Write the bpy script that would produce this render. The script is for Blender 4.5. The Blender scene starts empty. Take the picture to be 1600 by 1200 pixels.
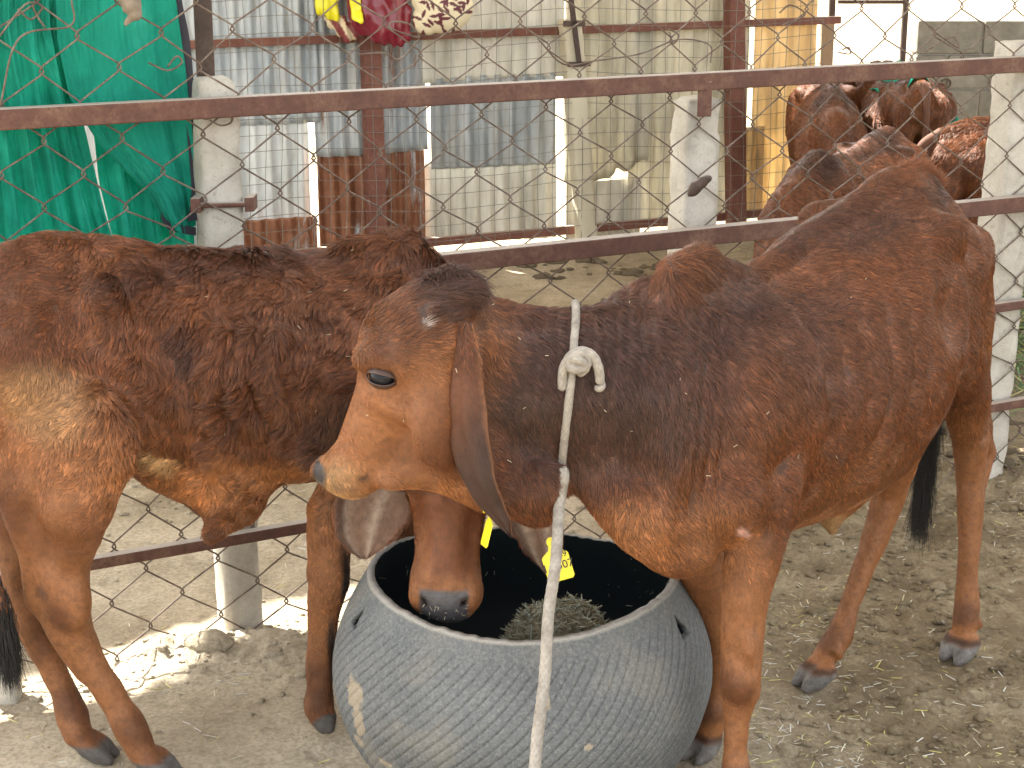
import bpy, math, random
import numpy as np
from mathutils import Vector, Matrix

R = math.radians
rng = np.random.default_rng(7)
random.seed(7)
C = bpy.context.scene.collection
SC = bpy.context.scene

# ------------------------------------------------------------------ camera, sky, sun, exposure
CAM_H, PITCH, FPX = 1.65, R(15.5), 2664.0          # eye height, downward tilt, focal length in photo pixels (1600 wide)
cam = bpy.data.objects.new('camera', bpy.data.cameras.new('camera'))
C.objects.link(cam)
cam.location = (0, 0, CAM_H)
cam.rotation_euler = (R(90) - PITCH, 0, 0)
cam.data.sensor_width = 36.0
cam.data.lens = 36.0 * FPX / 1600.0
cam.data.clip_start, cam.data.clip_end = 0.05, 2000
SC.camera = cam

SUN_AZ, SUN_EL = R(-48), R(54)                      # azimuth from +Y towards +X; the sun stands behind the pen, to the left
sun_dir = np.array([math.sin(SUN_AZ) * math.cos(SUN_EL), math.cos(SUN_AZ) * math.cos(SUN_EL), math.sin(SUN_EL)])
W = bpy.data.worlds.new('World'); SC.world = W; W.use_nodes = True
nt = W.node_tree
sky = nt.nodes.new('ShaderNodeTexSky'); sky.sky_type = 'NISHITA'; sky.sun_disc = False
sky.sun_elevation = SUN_EL; sky.sun_rotation = SUN_AZ
sky.air_density = 1.0; sky.dust_density = 2.5
nt.nodes['Background'].inputs['Strength'].default_value = 0.15
hs = nt.nodes.new('ShaderNodeHueSaturation'); hs.inputs['Saturation'].default_value = 0.30     # hazy, dust-whitened sky
nt.links.new(sky.outputs[0], hs.inputs['Color']); mxs = nt.nodes.new('ShaderNodeMix'); mxs.data_type = 'RGBA'; mxs.blend_type = 'MULTIPLY'; mxs.inputs[0].default_value = 1; mxs.inputs[7].default_value = (1.0, .955, .875, 1)
nt.links.new(hs.outputs[0], mxs.inputs[6]); nt.links.new(mxs.outputs[2], nt.nodes['Background'].inputs[0])
sl = bpy.data.lights.new('sun', 'SUN'); sl.energy = 4.2; sl.angle = R(0.5); sl.color = (1.0, 0.95, 0.86)
so = bpy.data.objects.new('sun', sl); C.objects.link(so)
so.rotation_euler = Vector(sun_dir).to_track_quat('Z', 'Y').to_euler()
SC.view_settings.view_transform = 'Standard'; SC.view_settings.look = 'None'
SC.view_settings.gamma = 1.0; SC.view_settings.use_curve_mapping = False
SC.view_settings.exposure = 2.62
SC.cycles.max_bounces = 7; SC.cycles.diffuse_bounces = 4; SC.cycles.glossy_bounces = 3
SC.cycles.transparent_max_bounces = 8; SC.cycles.use_denoising = True; SC.cycles.denoising_prefilter = 'FAST'
SC.cycles_curves.shape = 'THICK'

# ------------------------------------------------------------------ helpers
cp, sp_ = math.cos(PITCH), math.sin(PITCH)
def ray(px, py):
    """direction through a photo pixel (used only to take real positions from the photograph)"""
    u, v = (px - 800) / FPX, (600 - py) / FPX
    return np.array([u, cp + v * sp_, -sp_ + v * cp])
def at(px, py, y):                                 # point on the pixel's ray at world depth y
    d = ray(px, py); return np.array([0, 0, CAM_H]) + d * (y / d[1])
def gnd(px, py, h=0.0):                            # point on the pixel's ray at height h
    d = ray(px, py); return np.array([0, 0, CAM_H]) + d * ((h - CAM_H) / d[2])

def tag(o, label=None, cat=None, group=None, kind=None):
    if label: o['label'] = label
    if cat: o['category'] = cat
    if group: o['group'] = group
    if kind: o['kind'] = kind
    return o
def empty(name, loc, label, cat, group=None):
    o = bpy.data.objects.new(name, None); C.objects.link(o); o.location = tuple(loc)
    o.empty_display_size = 0.1
    return tag(o, label, cat, group)
def link(name, me, mat=None, parent=None):
    o = bpy.data.objects.new(name, me); C.objects.link(o)
    if mat is not None:
        me.materials.clear(); me.materials.append(mat)
    if parent is not None:
        o.parent = parent
        o.matrix_parent_inverse = Matrix.Translation(-Vector(parent.location))
    return o
def mesh_np(name, V, F, smooth=True, cols=None, extra=None):
    """mesh from numpy arrays; F is (n,4) or (n,3)"""
    V = np.asarray(V, dtype=np.float32); F = np.asarray(F, dtype=np.int32)
    me = bpy.data.meshes.new(name)
    me.vertices.add(len(V)); me.vertices.foreach_set('co', V.ravel())
    k = F.shape[1]
    me.loops.add(F.size); me.loops.foreach_set('vertex_index', F.ravel())
    me.polygons.add(len(F)); me.polygons.foreach_set('loop_start', np.arange(len(F), dtype=np.int32) * k)
    me.polygons.foreach_set('loop_total', np.full(len(F), k, dtype=np.int32))
    me.update(calc_edges=True)
    if smooth: me.polygons.foreach_set('use_smooth', np.ones(len(F), dtype=bool))
    if cols is not None:
        a = me.color_attributes.new('col', 'FLOAT_COLOR', 'POINT')
        c4 = np.ones((len(V), 4), np.float32); c4[:, :3] = cols; a.data.foreach_set('color', c4.ravel())
    for nm, arr in (extra or {}).items():
        a = me.attributes.new(nm, 'FLOAT', 'POINT'); a.data.foreach_set('value', np.asarray(arr, np.float32).ravel())
    me.validate()
    return me
class MB:
    """collects verts and quads/tris of several shapes into ONE mesh"""
    def __init__(s): s.v = []; s.f = []
    def add(s, V, F):
        n = len(s.v); s.v += [tuple(map(float, v)) for v in V]; s.f += [tuple(int(i) + n for i in f) for f in F]
    def box(s, c, ax, ay, az):
        """box with centre c and half-axis vectors"""
        c, ax, ay, az = map(np.asarray, (c, ax, ay, az)); V = []
        for i in (-1, 1):
            for j in (-1, 1):
                for k in (-1, 1): V.append(c + i * ax + j * ay + k * az)
        s.add(V, [(0, 1, 3, 2), (4, 6, 7, 5), (0, 4, 5, 1), (2, 3, 7, 6), (0, 2, 6, 4), (1, 5, 7, 3)])
    def tube(s, P, r, n=8, caps=True, rfun=None):
        P = np.asarray(P, float); m = len(P); T = np.gradient(P, axis=0); T /= np.linalg.norm(T, axis=1)[:, None] + 1e-12
        a = np.array([0, 0, 1.0]) if abs(T[0][2]) < .9 else np.array([1.0, 0, 0])
        u = np.cross(T[0], a); u /= np.linalg.norm(u); V = []
        rr = np.full(m, r) if np.isscalar(r) else np.asarray(r)
        arc = np.concatenate([[0], np.cumsum(np.linalg.norm(np.diff(P, axis=0), axis=1))])
        for i in range(m):
            u = u - T[i] * np.dot(u, T[i]); u /= np.linalg.norm(u); w = np.cross(T[i], u)
            for k in range(n):
                th = 2 * math.pi * k / n
                q = rr[i] * (rfun(th, arc[i]) if rfun else 1)
                V.append(P[i] + q * (math.cos(th) * u + math.sin(th) * w))
        F = [(i * n + k, i * n + (k + 1) % n, (i + 1) * n + (k + 1) % n, (i + 1) * n + k) for i in range(m - 1) for k in range(n)]
        if caps: F += [tuple(range(n))[::-1], tuple((m - 1) * n + k for k in range(n))]
        s.add(V, F)
    def build(s, name, mat, parent=None, smooth=False, bevel=0):
        me = bpy.data.meshes.new(name); me.from_pydata(s.v, [], s.f); me.update()
        if smooth: me.polygons.foreach_set('use_smooth', np.ones(len(me.polygons), dtype=bool))
        o = link(name, me, mat, parent)
        if bevel:
            b = o.modifiers.new('bevel', 'BEVEL'); b.width = bevel; b.segments = 2; b.limit_method = 'ANGLE'
        return o
def spline(P, n):
    """Catmull-Rom through P"""
    P = np.asarray(P, float); Q = np.vstack([2 * P[0] - P[1], P, 2 * P[-1] - P[-2]]); out = []
    t = np.linspace(0, len(P) - 1, n)
    for x in t:
        i = min(int(x), len(P) - 2); f = x - i; a, b, c, d = Q[i:i + 4]
        out.append(.5 * ((2 * b) + (c - a) * f + (2 * a - 5 * b + 4 * c - d) * f * f + (3 * b - a - 3 * c + d) * f ** 3))
    return np.array(out)
_lat = np.random.default_rng(3).random((64, 64, 64)).astype(np.float32)
def vnoise(P, s=1.0, seed=0):
    """smooth value noise, -1..1, at points P scaled by s"""
    Q = np.asarray(P, float) * s + seed * 17.31; i = np.floor(Q).astype(int); f = Q - i; f = f * f * (3 - 2 * f); i &= 63; j = (i + 1) & 63
    x0, y0, z0 = i.T; x1, y1, z1 = j.T; fx, fy, fz = f.T
    def L(z): return (_lat[x0, y0, z] * (1 - fx) + _lat[x1, y0, z] * fx) * (1 - fy) + (_lat[x0, y1, z] * (1 - fx) + _lat[x1, y1, z] * fx) * fy
    return (L(z0) * (1 - fz) + L(z1) * fz) * 2 - 1
def fbm(P, s=1.0, o=4, seed=0):
    r = 0; a = 1; t = 0
    for k in range(o): r = r + a * vnoise(P, s * 2.03 ** k, seed + k); t += a; a *= .5
    return r / t
def sstep(a, b, x): t = np.clip((x - a) / (b - a), 0, 1); return t * t * (3 - 2 * t)
def nrm(v): v = np.asarray(v, float); return v / (np.linalg.norm(v) + 1e-12)

# ------------------------------------------------------------------ node materials
def mat(name, base=(.5, .5, .5), rough=.8, metal=0., spec=.5, build=None):
    m = bpy.data.materials.new(name); m.use_nodes = True; t = m.node_tree; b = t.nodes['Principled BSDF']
    b.inputs['Base Color'].default_value = (*base, 1); b.inputs['Roughness'].default_value = rough
    b.inputs['Metallic'].default_value = metal; b.inputs['Specular IOR Level'].default_value = spec
    if build: build(t, b)
    return m
def N(t, typ, **kw):
    n = t.nodes.new(typ)
    for k, v in kw.items():
        if k in n.inputs: n.inputs[k].default_value = v
        else: setattr(n, k, v)
    return n
def noise(t, scale, detail=6, rough=.6, vec=None, dist=0):
    n = N(t, 'ShaderNodeTexNoise'); n.inputs['Scale'].default_value = scale; n.inputs['Detail'].default_value = detail
    n.inputs['Roughness'].default_value = rough; n.inputs['Distortion'].default_value = dist
    if vec is None: vec = t.nodes.new('ShaderNodeTexCoord').outputs['Object']
    t.links.new(vec, n.inputs['Vector']); return n.outputs['Fac']
def ramp(t, fac, stops):
    n = t.nodes.new('ShaderNodeValToRGB'); e = n.color_ramp.elements
    while len(e) < len(stops): e.new(.5)
    for k, (p, c) in enumerate(stops): e[k].position = p; e[k].color = (*c, 1) if len(c) == 3 else c
    t.links.new(fac, n.inputs[0]); return n.outputs[0]
def mixc(t, fac, a, b):
    n = t.nodes.new('ShaderNodeMix'); n.data_type = 'RGBA'
    for s, x in ((n.inputs[0], fac), (n.inputs[6], a), (n.inputs[7], b)):
        if isinstance(x, (int, float)): s.default_value = x
        elif isinstance(x, tuple): s.default_value = (*x, 1)
        else: t.links.new(x, s)
    return n.outputs[2]
def bump(t, b, h, strength=.3, dist=.01):
    n = t.nodes.new('ShaderNodeBump'); n.inputs['Strength'].default_value = strength; n.inputs['Distance'].default_value = dist
    t.links.new(h, n.inputs['Height']); t.links.new(n.outputs[0], b.inputs['Normal'])
def stretch(t, sc):
    v = t.nodes.new('ShaderNodeTexCoord').outputs['Object']; m = t.nodes.new('ShaderNodeMapping'); m.inputs['Scale'].default_value = sc
    t.links.new(v, m.inputs[0]); return m.outputs[0]
NF = lambda n: int(n * 1)
# ------------------------------------------------------------------ sculpting: smooth blended volumes turned into one skin
class Sculpt:
    def __init__(s, org, yaw, vox):
        s.org = np.array([org[0], org[1], 0.]); c, n = math.cos(yaw), math.sin(yaw)
        s.M = np.array([[c, n, 0], [-n, c, 0], [0, 0, 1.]]); s.vox = vox; s.ops = []      # local x = forwards, y = left, z = up
    def L(s, p): return (np.atleast_2d(p) - s.org) @ s.M.T
    def Wd(s, p): return np.atleast_2d(p) @ s.M + s.org
    def D(s, v): return s.M @ np.asarray(v, float)
    # world points in, blended chain of round cones; n/e: stretch factor e along direction n
    def chain(s, P, r, k=.02, n=None, e=1., sub=False, local=False):
        P = np.asarray(P, float) if local else s.L(P); r = np.broadcast_to(np.asarray(r, float), (len(P),))
        nn = None if n is None else (np.asarray(n, float) if local else s.D(nrm(n)))
        m = r.max() * max(1, e) + k + 2 * s.vox
        s.ops.append(('chain', P, r, k, nn, e, sub, P.min(0) - m, P.max(0) + m))
    def ell(s, c, rad, axes=None, k=.02, sub=False, local=False):
        c = np.asarray(c, float) if local else s.L(c)[0]
        A = np.eye(3) if axes is None else np.array([nrm(a) if local else s.D(nrm(a)) for a in axes])
        m = max(rad) + k + 2 * s.vox
        s.ops.append(('ell', c, np.asarray(rad, float), k, A, 1, sub, c - m, c + m))
    def torso(s, st, k=.03):
        """stations (x, top, bottom, half width[, lateral offset]) along the local x axis"""
        st = np.array([tuple(q) + (0.,) * (5 - len(q)) for q in st], float); st = st[np.argsort(st[:, 0])]
        lo = np.array([st[0, 0] - .04, -.35, st[:, 2].min() - .05]); hi = np.array([st[-1, 0] + .04, .35, st[:, 1].max() + .05])
        s.ops.append(('torso', st, None, k, None, 1, False, lo, hi))
    def mesh(s):
        lo = np.min([o[7] for o in s.ops], 0); hi = np.max([o[8] for o in s.ops], 0); h = s.vox
        lo[2] = max(lo[2], -.02)
        n = np.ceil((hi - lo) / h).astype(int) + 1; F = np.full(n, .3, np.float32)
        for (typ, a, r, k, B, e, sub, l, u) in s.ops:
            i0 = np.clip(np.floor((l - lo) / h).astype(int), 0, n - 1); i1 = np.clip(np.ceil((u - lo) / h).astype(int) + 1, 1, n)
            if (i1 <= i0).any(): continue
            X = np.meshgrid(*[lo[q] + h * np.arange(i0[q], i1[q]) for q in range(3)], indexing='ij')
            P = np.stack(X, -1).astype(np.float32)
            if typ == 'chain':
                Q = P
                pts = a
                if B is not None:
                    Q = P + (1 / e - 1) * (P @ B.astype(np.float32))[..., None] * B; pts = a + (1 / e - 1) * (a @ B)[:, None] * B
                d = np.full(P.shape[:3], 9., np.float32)
                for j in range(len(pts) - 1):
                    ba = pts[j + 1] - pts[j]; pa = Q - pts[j]; t = np.clip((pa @ ba) / max(ba @ ba, 1e-9), 0, 1)
                    q = pa - t[..., None] * ba
                    d = np.minimum(d, np.sqrt((q * q).sum(-1)) - (r[j] + (r[j + 1] - r[j]) * t))
                d = d * min(1., e)
            elif typ == 'ell':
                q = (P - a) @ B.T; k0 = np.sqrt(((q / r) ** 2).sum(-1)) + 1e-6; k1 = np.sqrt(((q / r ** 2) ** 2).sum(-1)) + 1e-6
                d = k0 * (k0 - 1) / k1
            else:
                x = P[..., 0]; f = lambda c: smooth_interp(x, a[:, 0], a[:, c])
                top, bot, w, lat = f(1), f(2), f(3), f(4); zc = bot + (top - bot) * .52; hh = np.where(P[..., 2] > zc, top - zc, zc - bot)
                tz = (P[..., 2] - zc) / hh
                ww = w * np.where(tz > 0, 1 - .34 * np.clip(tz, 0, 1.2) ** 1.6, 1 - .12 * np.clip(-tz, 0, 1.2) ** 2)
                k0 = (np.abs((P[..., 1] - lat) / ww) ** 2.25 + np.abs(tz) ** 2.25) ** (1 / 2.25)
                d = (k0 - 1) * np.minimum(w, hh) * .9
                d = np.maximum(d, np.maximum(a[0, 0] - x, x - a[-1, 0]))
            sl = tuple(slice(i0[q], i1[q]) for q in range(3)); G = F[sl]
            if sub:
                d = -d; H = np.maximum(k - np.abs(G - d), 0) / k; F[sl] = np.maximum(G, d) + H * H * k * .25
            else:
                H = np.maximum(k - np.abs(G - d), 0) / k; F[sl] = np.minimum(G, d) - H * H * k * .25
        # flat on the ground
        z = lo[2] + h * np.arange(n[2]); F = np.maximum(F, (-.004 - z)[None, None, :].astype(np.float32))
        V, Q = surface_nets(F, lo, h)
        return s.Wd(V), Q
def smooth_interp(x, xs, ys):
    i = np.clip(np.searchsorted(xs, x) - 1, 0, len(xs) - 2); m = np.gradient(ys, xs); hh = xs[i + 1] - xs[i]; t = np.clip((x - xs[i]) / hh, 0, 1)
    return ((2 * t ** 3 - 3 * t ** 2 + 1) * ys[i] + (t ** 3 - 2 * t ** 2 + t) * hh * m[i] + (-2 * t ** 3 + 3 * t ** 2) * ys[i + 1] + (t ** 3 - t ** 2) * hh * m[i + 1])
def surface_nets(F, lo, h):
    S = F < 0; nx, ny, nz = F.shape
    cs = [(i, j, k) for i in (0, 1) for j in (0, 1) for k in (0, 1)]
    cnt = np.zeros((nx - 1, ny - 1, nz - 1), np.int8)
    for i, j, k in cs: cnt += S[i:nx - 1 + i, j:ny - 1 + j, k:nz - 1 + k]
    act = (cnt > 0) & (cnt < 8); I = np.argwhere(act); idx = np.full(act.shape, -1, np.int32); idx[act] = np.arange(len(I))
    P = np.zeros((len(I), 3)); w = np.zeros(len(I))
    for a in cs:
        for ax in range(3):
            if a[ax]: continue
            b = list(a); b[ax] = 1
            fa = F[tuple((I + a).T)]; fb = F[tuple((I + b).T)]; m = (fa < 0) != (fb < 0)
            t = np.where(m, fa / np.where(m, fa - fb, 1), 0); q = np.tile(np.array(a, float), (len(I), 1)); q[:, ax] += t
            P += q * m[:, None]; w += m
    V = lo + (I + P / w[:, None]) * h
    quads = []
    for ax in range(3):
        o = [q for q in range(3) if q != ax]
        sl0 = [slice(1, -1)] * 3; sl1 = [slice(1, -1)] * 3; sl0[ax] = slice(0, -1); sl1[ax] = slice(1, None)
        A, B = S[tuple(sl0)], S[tuple(sl1)]
        off = np.array([1, 1, 1]); off[ax] = 0
        E = np.argwhere(A != B); fl = A[tuple(E.T)]; E = E + off
        d1 = np.zeros(3, int); d2 = np.zeros(3, int); d1[o[0]] = -1; d2[o[1]] = -1
        q = np.stack([idx[tuple((E + d).T)] for d in (0 * d1, d1, d1 + d2, d2)], 1)
        if ax == 1: fl = ~fl
        q[~fl] = q[~fl][:, ::-1]; quads.append(q)
    Q = np.concatenate(quads); return V, Q[(Q >= 0).all(1)]
def relax(V, Q, it=2, lam=.5):
    n = len(V); e = np.concatenate([Q[:, [0, 1]], Q[:, [1, 2]], Q[:, [2, 3]], Q[:, [3, 0]]]); e = np.concatenate([e, e[:, ::-1]])
    deg = np.bincount(e[:, 0], minlength=n)[:, None]
    for _ in range(it):
        for l in (lam, -lam * 1.02 if it > 3 else lam * .5):
            A = np.stack([np.bincount(e[:, 0], weights=V[e[:, 1], c], minlength=n) for c in range(3)], 1) / np.maximum(deg, 1)
            V = V + l * (A - V)
    return V
def vnormals(V, Q):
    n = np.cross(V[Q[:, 2]] - V[Q[:, 0]], V[Q[:, 3 if Q.shape[1] == 4 else 1]] - V[Q[:, 1 if Q.shape[1] == 4 else 0]])
    if Q.shape[1] == 3: n = np.cross(V[Q[:, 1]] - V[Q[:, 0]], V[Q[:, 2]] - V[Q[:, 0]])
    o = np.zeros_like(V)
    for c in range(3):
        for k in range(Q.shape[1]): o[:, c] += np.bincount(Q[:, k], weights=n[:, c], minlength=len(V))
    return o / (np.linalg.norm(o, axis=1)[:, None] + 1e-12)

def ear_shell(base, tip, width, facing, bend=(0, 0, 0), cup=.35, n=26, m=13, thick=.0055, twist=0.):
    """long drooping leaf-shaped ear: closed skin. facing = direction its inside looks"""
    base, tip, facing, bend = map(lambda v: np.asarray(v, float), (base, tip, facing, bend))
    t = np.linspace(0, 1, n); c = base + t[:, None] * (tip - base) + (np.sin(np.pi * t) * 1.)[:, None] * bend
    T = np.gradient(c, axis=0); T /= np.linalg.norm(T, axis=1)[:, None]
    wid = width * .5 * np.clip(np.interp(t, [0, .12, .35, .6, .8, .93, 1], [.30, .62, .98, 1., .76, .40, .04]), .02, 1)
    top, bot = [], []
    for i in range(n):
        f = facing - T[i] * (facing @ T[i]); f = nrm(f); s = np.cross(T[i], f)
        a = twist * t[i]; f, s = f * math.cos(a) + s * math.sin(a), s * math.cos(a) - f * math.sin(a)
        for x in np.linspace(-1, 1, m):
            cu = cup * (1 - .75 * t[i]) + .1
            p = c[i] + s * wid[i] * math.sin(x * 1.2) / math.sin(1.2) + f * wid[i] * cu * (1 - math.cos(x * 1.35)) * 1.3
            p = p + f * .0025 * math.sin(x * 8 + 3 * t[i])
            th = thick * (1 - .75 * abs(x) ** 3) * (1 - .5 * t[i])
            top.append(p + f * th / 2); bot.append(p - f * th / 2)
    V = np.array(top + bot); Q = []; nm = n * m
    for i in range(n - 1):
        for j in range(m - 1):
            a, b, c2, d = i * m + j, i * m + j + 1, (i + 1) * m + j + 1, (i + 1) * m + j
            Q.append((a, b, c2, d)); Q.append((nm + a, nm + d, nm + c2, nm + b))
        Q.append((i * m, (i + 1) * m, nm + (i + 1) * m, nm + i * m)); e = m - 1
        Q.append((i * m + e, nm + i * m + e, nm + (i + 1) * m + e, (i + 1) * m + e))
    for j in range(m - 1):
        a = (n - 1) * m; Q.append((a + j, a + j + 1, nm + a + j + 1, nm + a + j)); Q.append((j, nm + j, nm + j + 1, j + 1))
    side = np.concatenate([np.ones(nm), np.zeros(nm)])      # 1 = inside of the ear
    return V, np.array(Q), side, np.tile(np.repeat(t, m), 2), np.tile(np.tile(np.linspace(-1, 1, m), n), 2)

# ------------------------------------------------------------------ coat
def coat_mat():
    def b(t, p):
        a = N(t, 'ShaderNodeAttribute'); a.attribute_name = 'col'
        n = noise(t, 75, 8, .75); t.links.new(mixc(t, .5, a.outputs[0], mixc(t, ramp(t, n, [(.36, (0, 0, 0)), (.60, (1, 1, 1))]), (.03, .012, .006), a.outputs[0])), p.inputs['Base Color'])
        w = N(t, 'ShaderNodeAttribute'); w.attribute_name = 'wet'
        mr = N(t, 'ShaderNodeMapRange'); mr.inputs[3].default_value = .62; mr.inputs[4].default_value = .22
        t.links.new(w.outputs['Fac'], mr.inputs[0]); t.links.new(mr.outputs[0], p.inputs['Roughness'])
        bump(t, p, noise(t, 260, 5, .7), .45, .003)
    return mat('calf_skin', build=b, spec=.35)
def hair_mat():
    m = bpy.data.materials.new('calf_fur'); m.use_nodes = True; t = m.node_tree
    h = t.nodes['Principled BSDF']; a = N(t, 'ShaderNodeAttribute'); a.attribute_name = 'col'
    t.links.new(a.outputs['Color'], h.inputs['Base Color']); h.inputs['Roughness'].default_value = .42; h.inputs['Specular IOR Level'].default_value = .42; return m
SKIN, FURM = coat_mat(), hair_mat()

def grow_fur(parent, V, Q, col, length, flow, count, rad=.0004, lift=.35, clump=.5, seed=1, bald=None, view=True, npts=4, curl=.0, cell=.0065, lock=.62):
    """real strands rooted on the skin: flow = per-vertex lie of the coat, length per vertex"""
    g = np.random.default_rng(seed); Nn = vnormals(V, Q)
    T = np.concatenate([Q[:, [0, 1, 2]], Q[:, [0, 2, 3]]]); A = .5 * np.linalg.norm(np.cross(V[T[:, 1]] - V[T[:, 0]], V[T[:, 2]] - V[T[:, 0]]), axis=1)
    ctr = V[T].mean(1)
    if view:                                               # the far side of an animal needs fewer strands
        d = np.array([0, 0, CAM_H]) - ctr; d /= np.linalg.norm(d, axis=1)[:, None]
        A = A * np.where((Nn[T[:, 0]] * d).sum(1) > -.25, 1., .18)
    if bald is not None: A = A * (1 - bald[T].mean(1))
    A = A / A.sum(); f = g.choice(len(T), count, p=A); b = g.random((count, 2)); b = np.where(b.sum(1, keepdims=True) > 1, 1 - b, b)
    w = np.stack([1 - b.sum(1), b[:, 0], b[:, 1]], 1); tri = T[f]
    I = lambda X: (X[tri] * (w[..., None] if X.ndim > 1 else w)).sum(1)
    p, n, c, L, fl = I(V), I(Nn), I(col), I(length), I(flow)
    n /= np.linalg.norm(n, axis=1)[:, None] + 1e-9
    cl = np.stack([vnoise(p, 60, 5 + q) for q in range(3)], 1) * clump * .6 + np.stack([vnoise(p, 22, 9 + q) for q in range(3)], 1) * clump
    fl = fl + cl + g.normal(0, .10, p.shape)
    fl = fl - n * (fl * n).sum(1)[:, None]; fl /= np.linalg.norm(fl, axis=1)[:, None] + 1e-9
    pp = p - .88 * fl * (p * fl).sum(1)[:, None]; streak = vnoise(pp, 95, 13) * .6 + vnoise(pp, 210, 14) * .55 + .18 * vnoise(pp, 38, 15)
    L = L * g.uniform(.65, 1.15, count) * (1 + .35 * vnoise(p, 45, 3)) * (1 + .3 * streak)
    lf = lift * (1 + .6 * vnoise(p, 35, 4)); bx = np.cross(n, fl)
    cw = np.stack([vnoise(p, 30, 21)], 1) * curl
    pts = []; sh = np.clip(L / .012, .45, 1)
    for k in range(npts):
        s = k / (npts - 1)
        pts.append(p - n * .0008 + L[:, None] * (s * fl + (lf * s * (1 - .45 * s))[:, None] * n + bx * cw * s * s))
    P = np.stack(pts, 1)
    key = np.floor((p + np.stack([vnoise(p, 120, 31 + q) for q in range(3)], 1) * .003) / cell).astype(np.int64); _, inv = np.unique(key @ np.array([1, 100003, 10000600009]), return_inverse=True); inv = inv.ravel()
    cnt = np.bincount(inv)[:, None]
    for k in range(1, npts):                                # strands of one lock lean together
        mean = np.stack([np.bincount(inv, weights=P[:, k, q]) for q in range(3)], 1) / cnt; a = (lock * np.clip((L - .006) / .010, .08, 1) * (k / (npts - 1)) ** 1.3)[:, None]; P[:, k] = P[:, k] * (1 - a) + mean[inv] * a
    P = P.astype(np.float32); lk = np.random.default_rng(seed + 5).normal(0, .20, len(cnt))[inv]
    cv = bpy.data.hair_curves.new('fur'); cv.add_curves([npts] * count)
    cv.position_data.foreach_set('vector', P.ravel()) if hasattr(cv, 'position_data') else cv.attributes['position'].data.foreach_set('vector', P.ravel())
    ra = cv.attributes.get('radius') or cv.attributes.new('radius', 'FLOAT', 'POINT')
    ra.data.foreach_set('value', (sh[:, None] * np.linspace(1, .25, npts) * rad).ravel().astype(np.float32))
    ca = cv.attributes.new('col', 'FLOAT_COLOR', 'CURVE'); c4 = np.ones((count, 4), np.float32)
    c4[:, :3] = np.clip(c * np.exp(np.clip((L - .004) / .012, .30, 1) * (g.normal(0, .22, count) + lk + .62 * streak) + .14 * vnoise(p, 14, 8) - .02)[:, None] * (1 + np.array([0., -.10, -.18]) * streak[:, None]), .003, .9)
    ca.data.foreach_set('color', c4.ravel())
    o = bpy.data.objects.new('fur', cv); C.objects.link(o); cv.materials.append(FURM); o.parent = parent
    o.matrix_parent_inverse = Matrix.Translation(-Vector(parent.location)); return o
# ------------------------------------------------------------------ ground
def ghl(x, y):
    P = np.stack([x, y, 0 * x], -1).reshape(-1, 3)
    mound = .045 * np.exp(-(((P[:, 0] + .56) / .20) ** 2 + ((P[:, 1] - 3.62) / .12) ** 2)) + .03 * np.exp(-(((P[:, 0] + .80) / .10) ** 2 + ((P[:, 1] - 3.62) / .07) ** 2)) + .04 * np.exp(-(((P[:, 0] - 1.6) / .25) ** 2 + ((P[:, 1] - 4.9) / .2) ** 2))
    churn = churned(P[:, 0], P[:, 1]); near = np.exp(-np.maximum(P[:, 1] - 5, 0) / 6)
    a = .010 * fbm(P, 3.1, 3, 1); b = .006 * fbm(P, 14, 5, 2) - .012 * sstep(.30, .62, vnoise(P, 8.5, 33)) * sstep(-.3, .2, vnoise(P, 2.2, 34)); cl = vnoise(P, 26, 3); c = churn * (.013 * np.maximum(cl + .1, 0) ** 1.2 + .012 * fbm(P, 10, 4, 7) + .006 * np.abs(vnoise(P, 48, 5)))
    edge = .016 * np.maximum(fbm(P, 18, 3, 9), 0) * np.exp(-((P[:, 1] - (3.58 + .53 * (P[:, 0] + .627))) / .12) ** 2)
    h = (a + b + c + edge) * near + mound * (1 + .55 * fbm(P, 22, 4, 11)) + .010 * sstep(.01, .04, mound) * vnoise(P, 55, 12) - .006
    for i, (hx, hy) in enumerate(HOOFPTS): h = h * (1 - np.exp(-(((P[:, 0] - hx) ** 2 + (P[:, 1] - hy) ** 2) / .06 ** 2)))
    d = np.hypot(P[:, 0] - .02, P[:, 1] - 3.10); h = np.where(d < .33, np.minimum(h, -.001), h)
    return h.reshape(np.shape(x))
def churned(x, y): 
    P = np.stack([x, y, 0 * x], -1); return np.maximum(sstep(-.35, .45, (x - .45) * 1.3 + .5 * fbm(P, 1.7, 3, 4)) * (1 - sstep(4.6, 5.6, y) * .3), .8 * sstep(4.3, 4.9, y) * sstep(.0, .35, fbm(P, 3.2, 4, 14)))
HOOFPTS = [tuple((at(a, b, c))[:2]) for a, b, c in ((1150, 1290, 2.83), (1096, 1172, 3.125), (1500, 1012, 3.60), (1275, 1058, 3.455), (508, 1141, 3.205), (248, 1207, 3.045), (150, 1180, 3.115))]
def axis(lo, hi, fine0, fine1, h, grow=1.12):
    a = list(np.arange(fine0, fine1, h)); s = h
    while a[-1] < hi: s *= grow; a.append(a[-1] + s)
    s = h; b = []
    x = fine0
    while x > lo: s *= grow; x -= s; b.append(x)
    return np.array(b[::-1] + a)
gx, gy = axis(-260, 260, -1.6, 2.4, .0085), axis(-30, 420, 2.55, 5.6, .0095)
GX, GY = np.meshgrid(gx, gy, indexing='ij'); GZ = ghl(GX, GY); nx, ny = GX.shape
gi = np.arange(nx * ny).reshape(nx, ny); GQ = np.stack([gi[:-1, :-1], gi[1:, :-1], gi[1:, 1:], gi[:-1, 1:]], -1).reshape(-1, 4)
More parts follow.
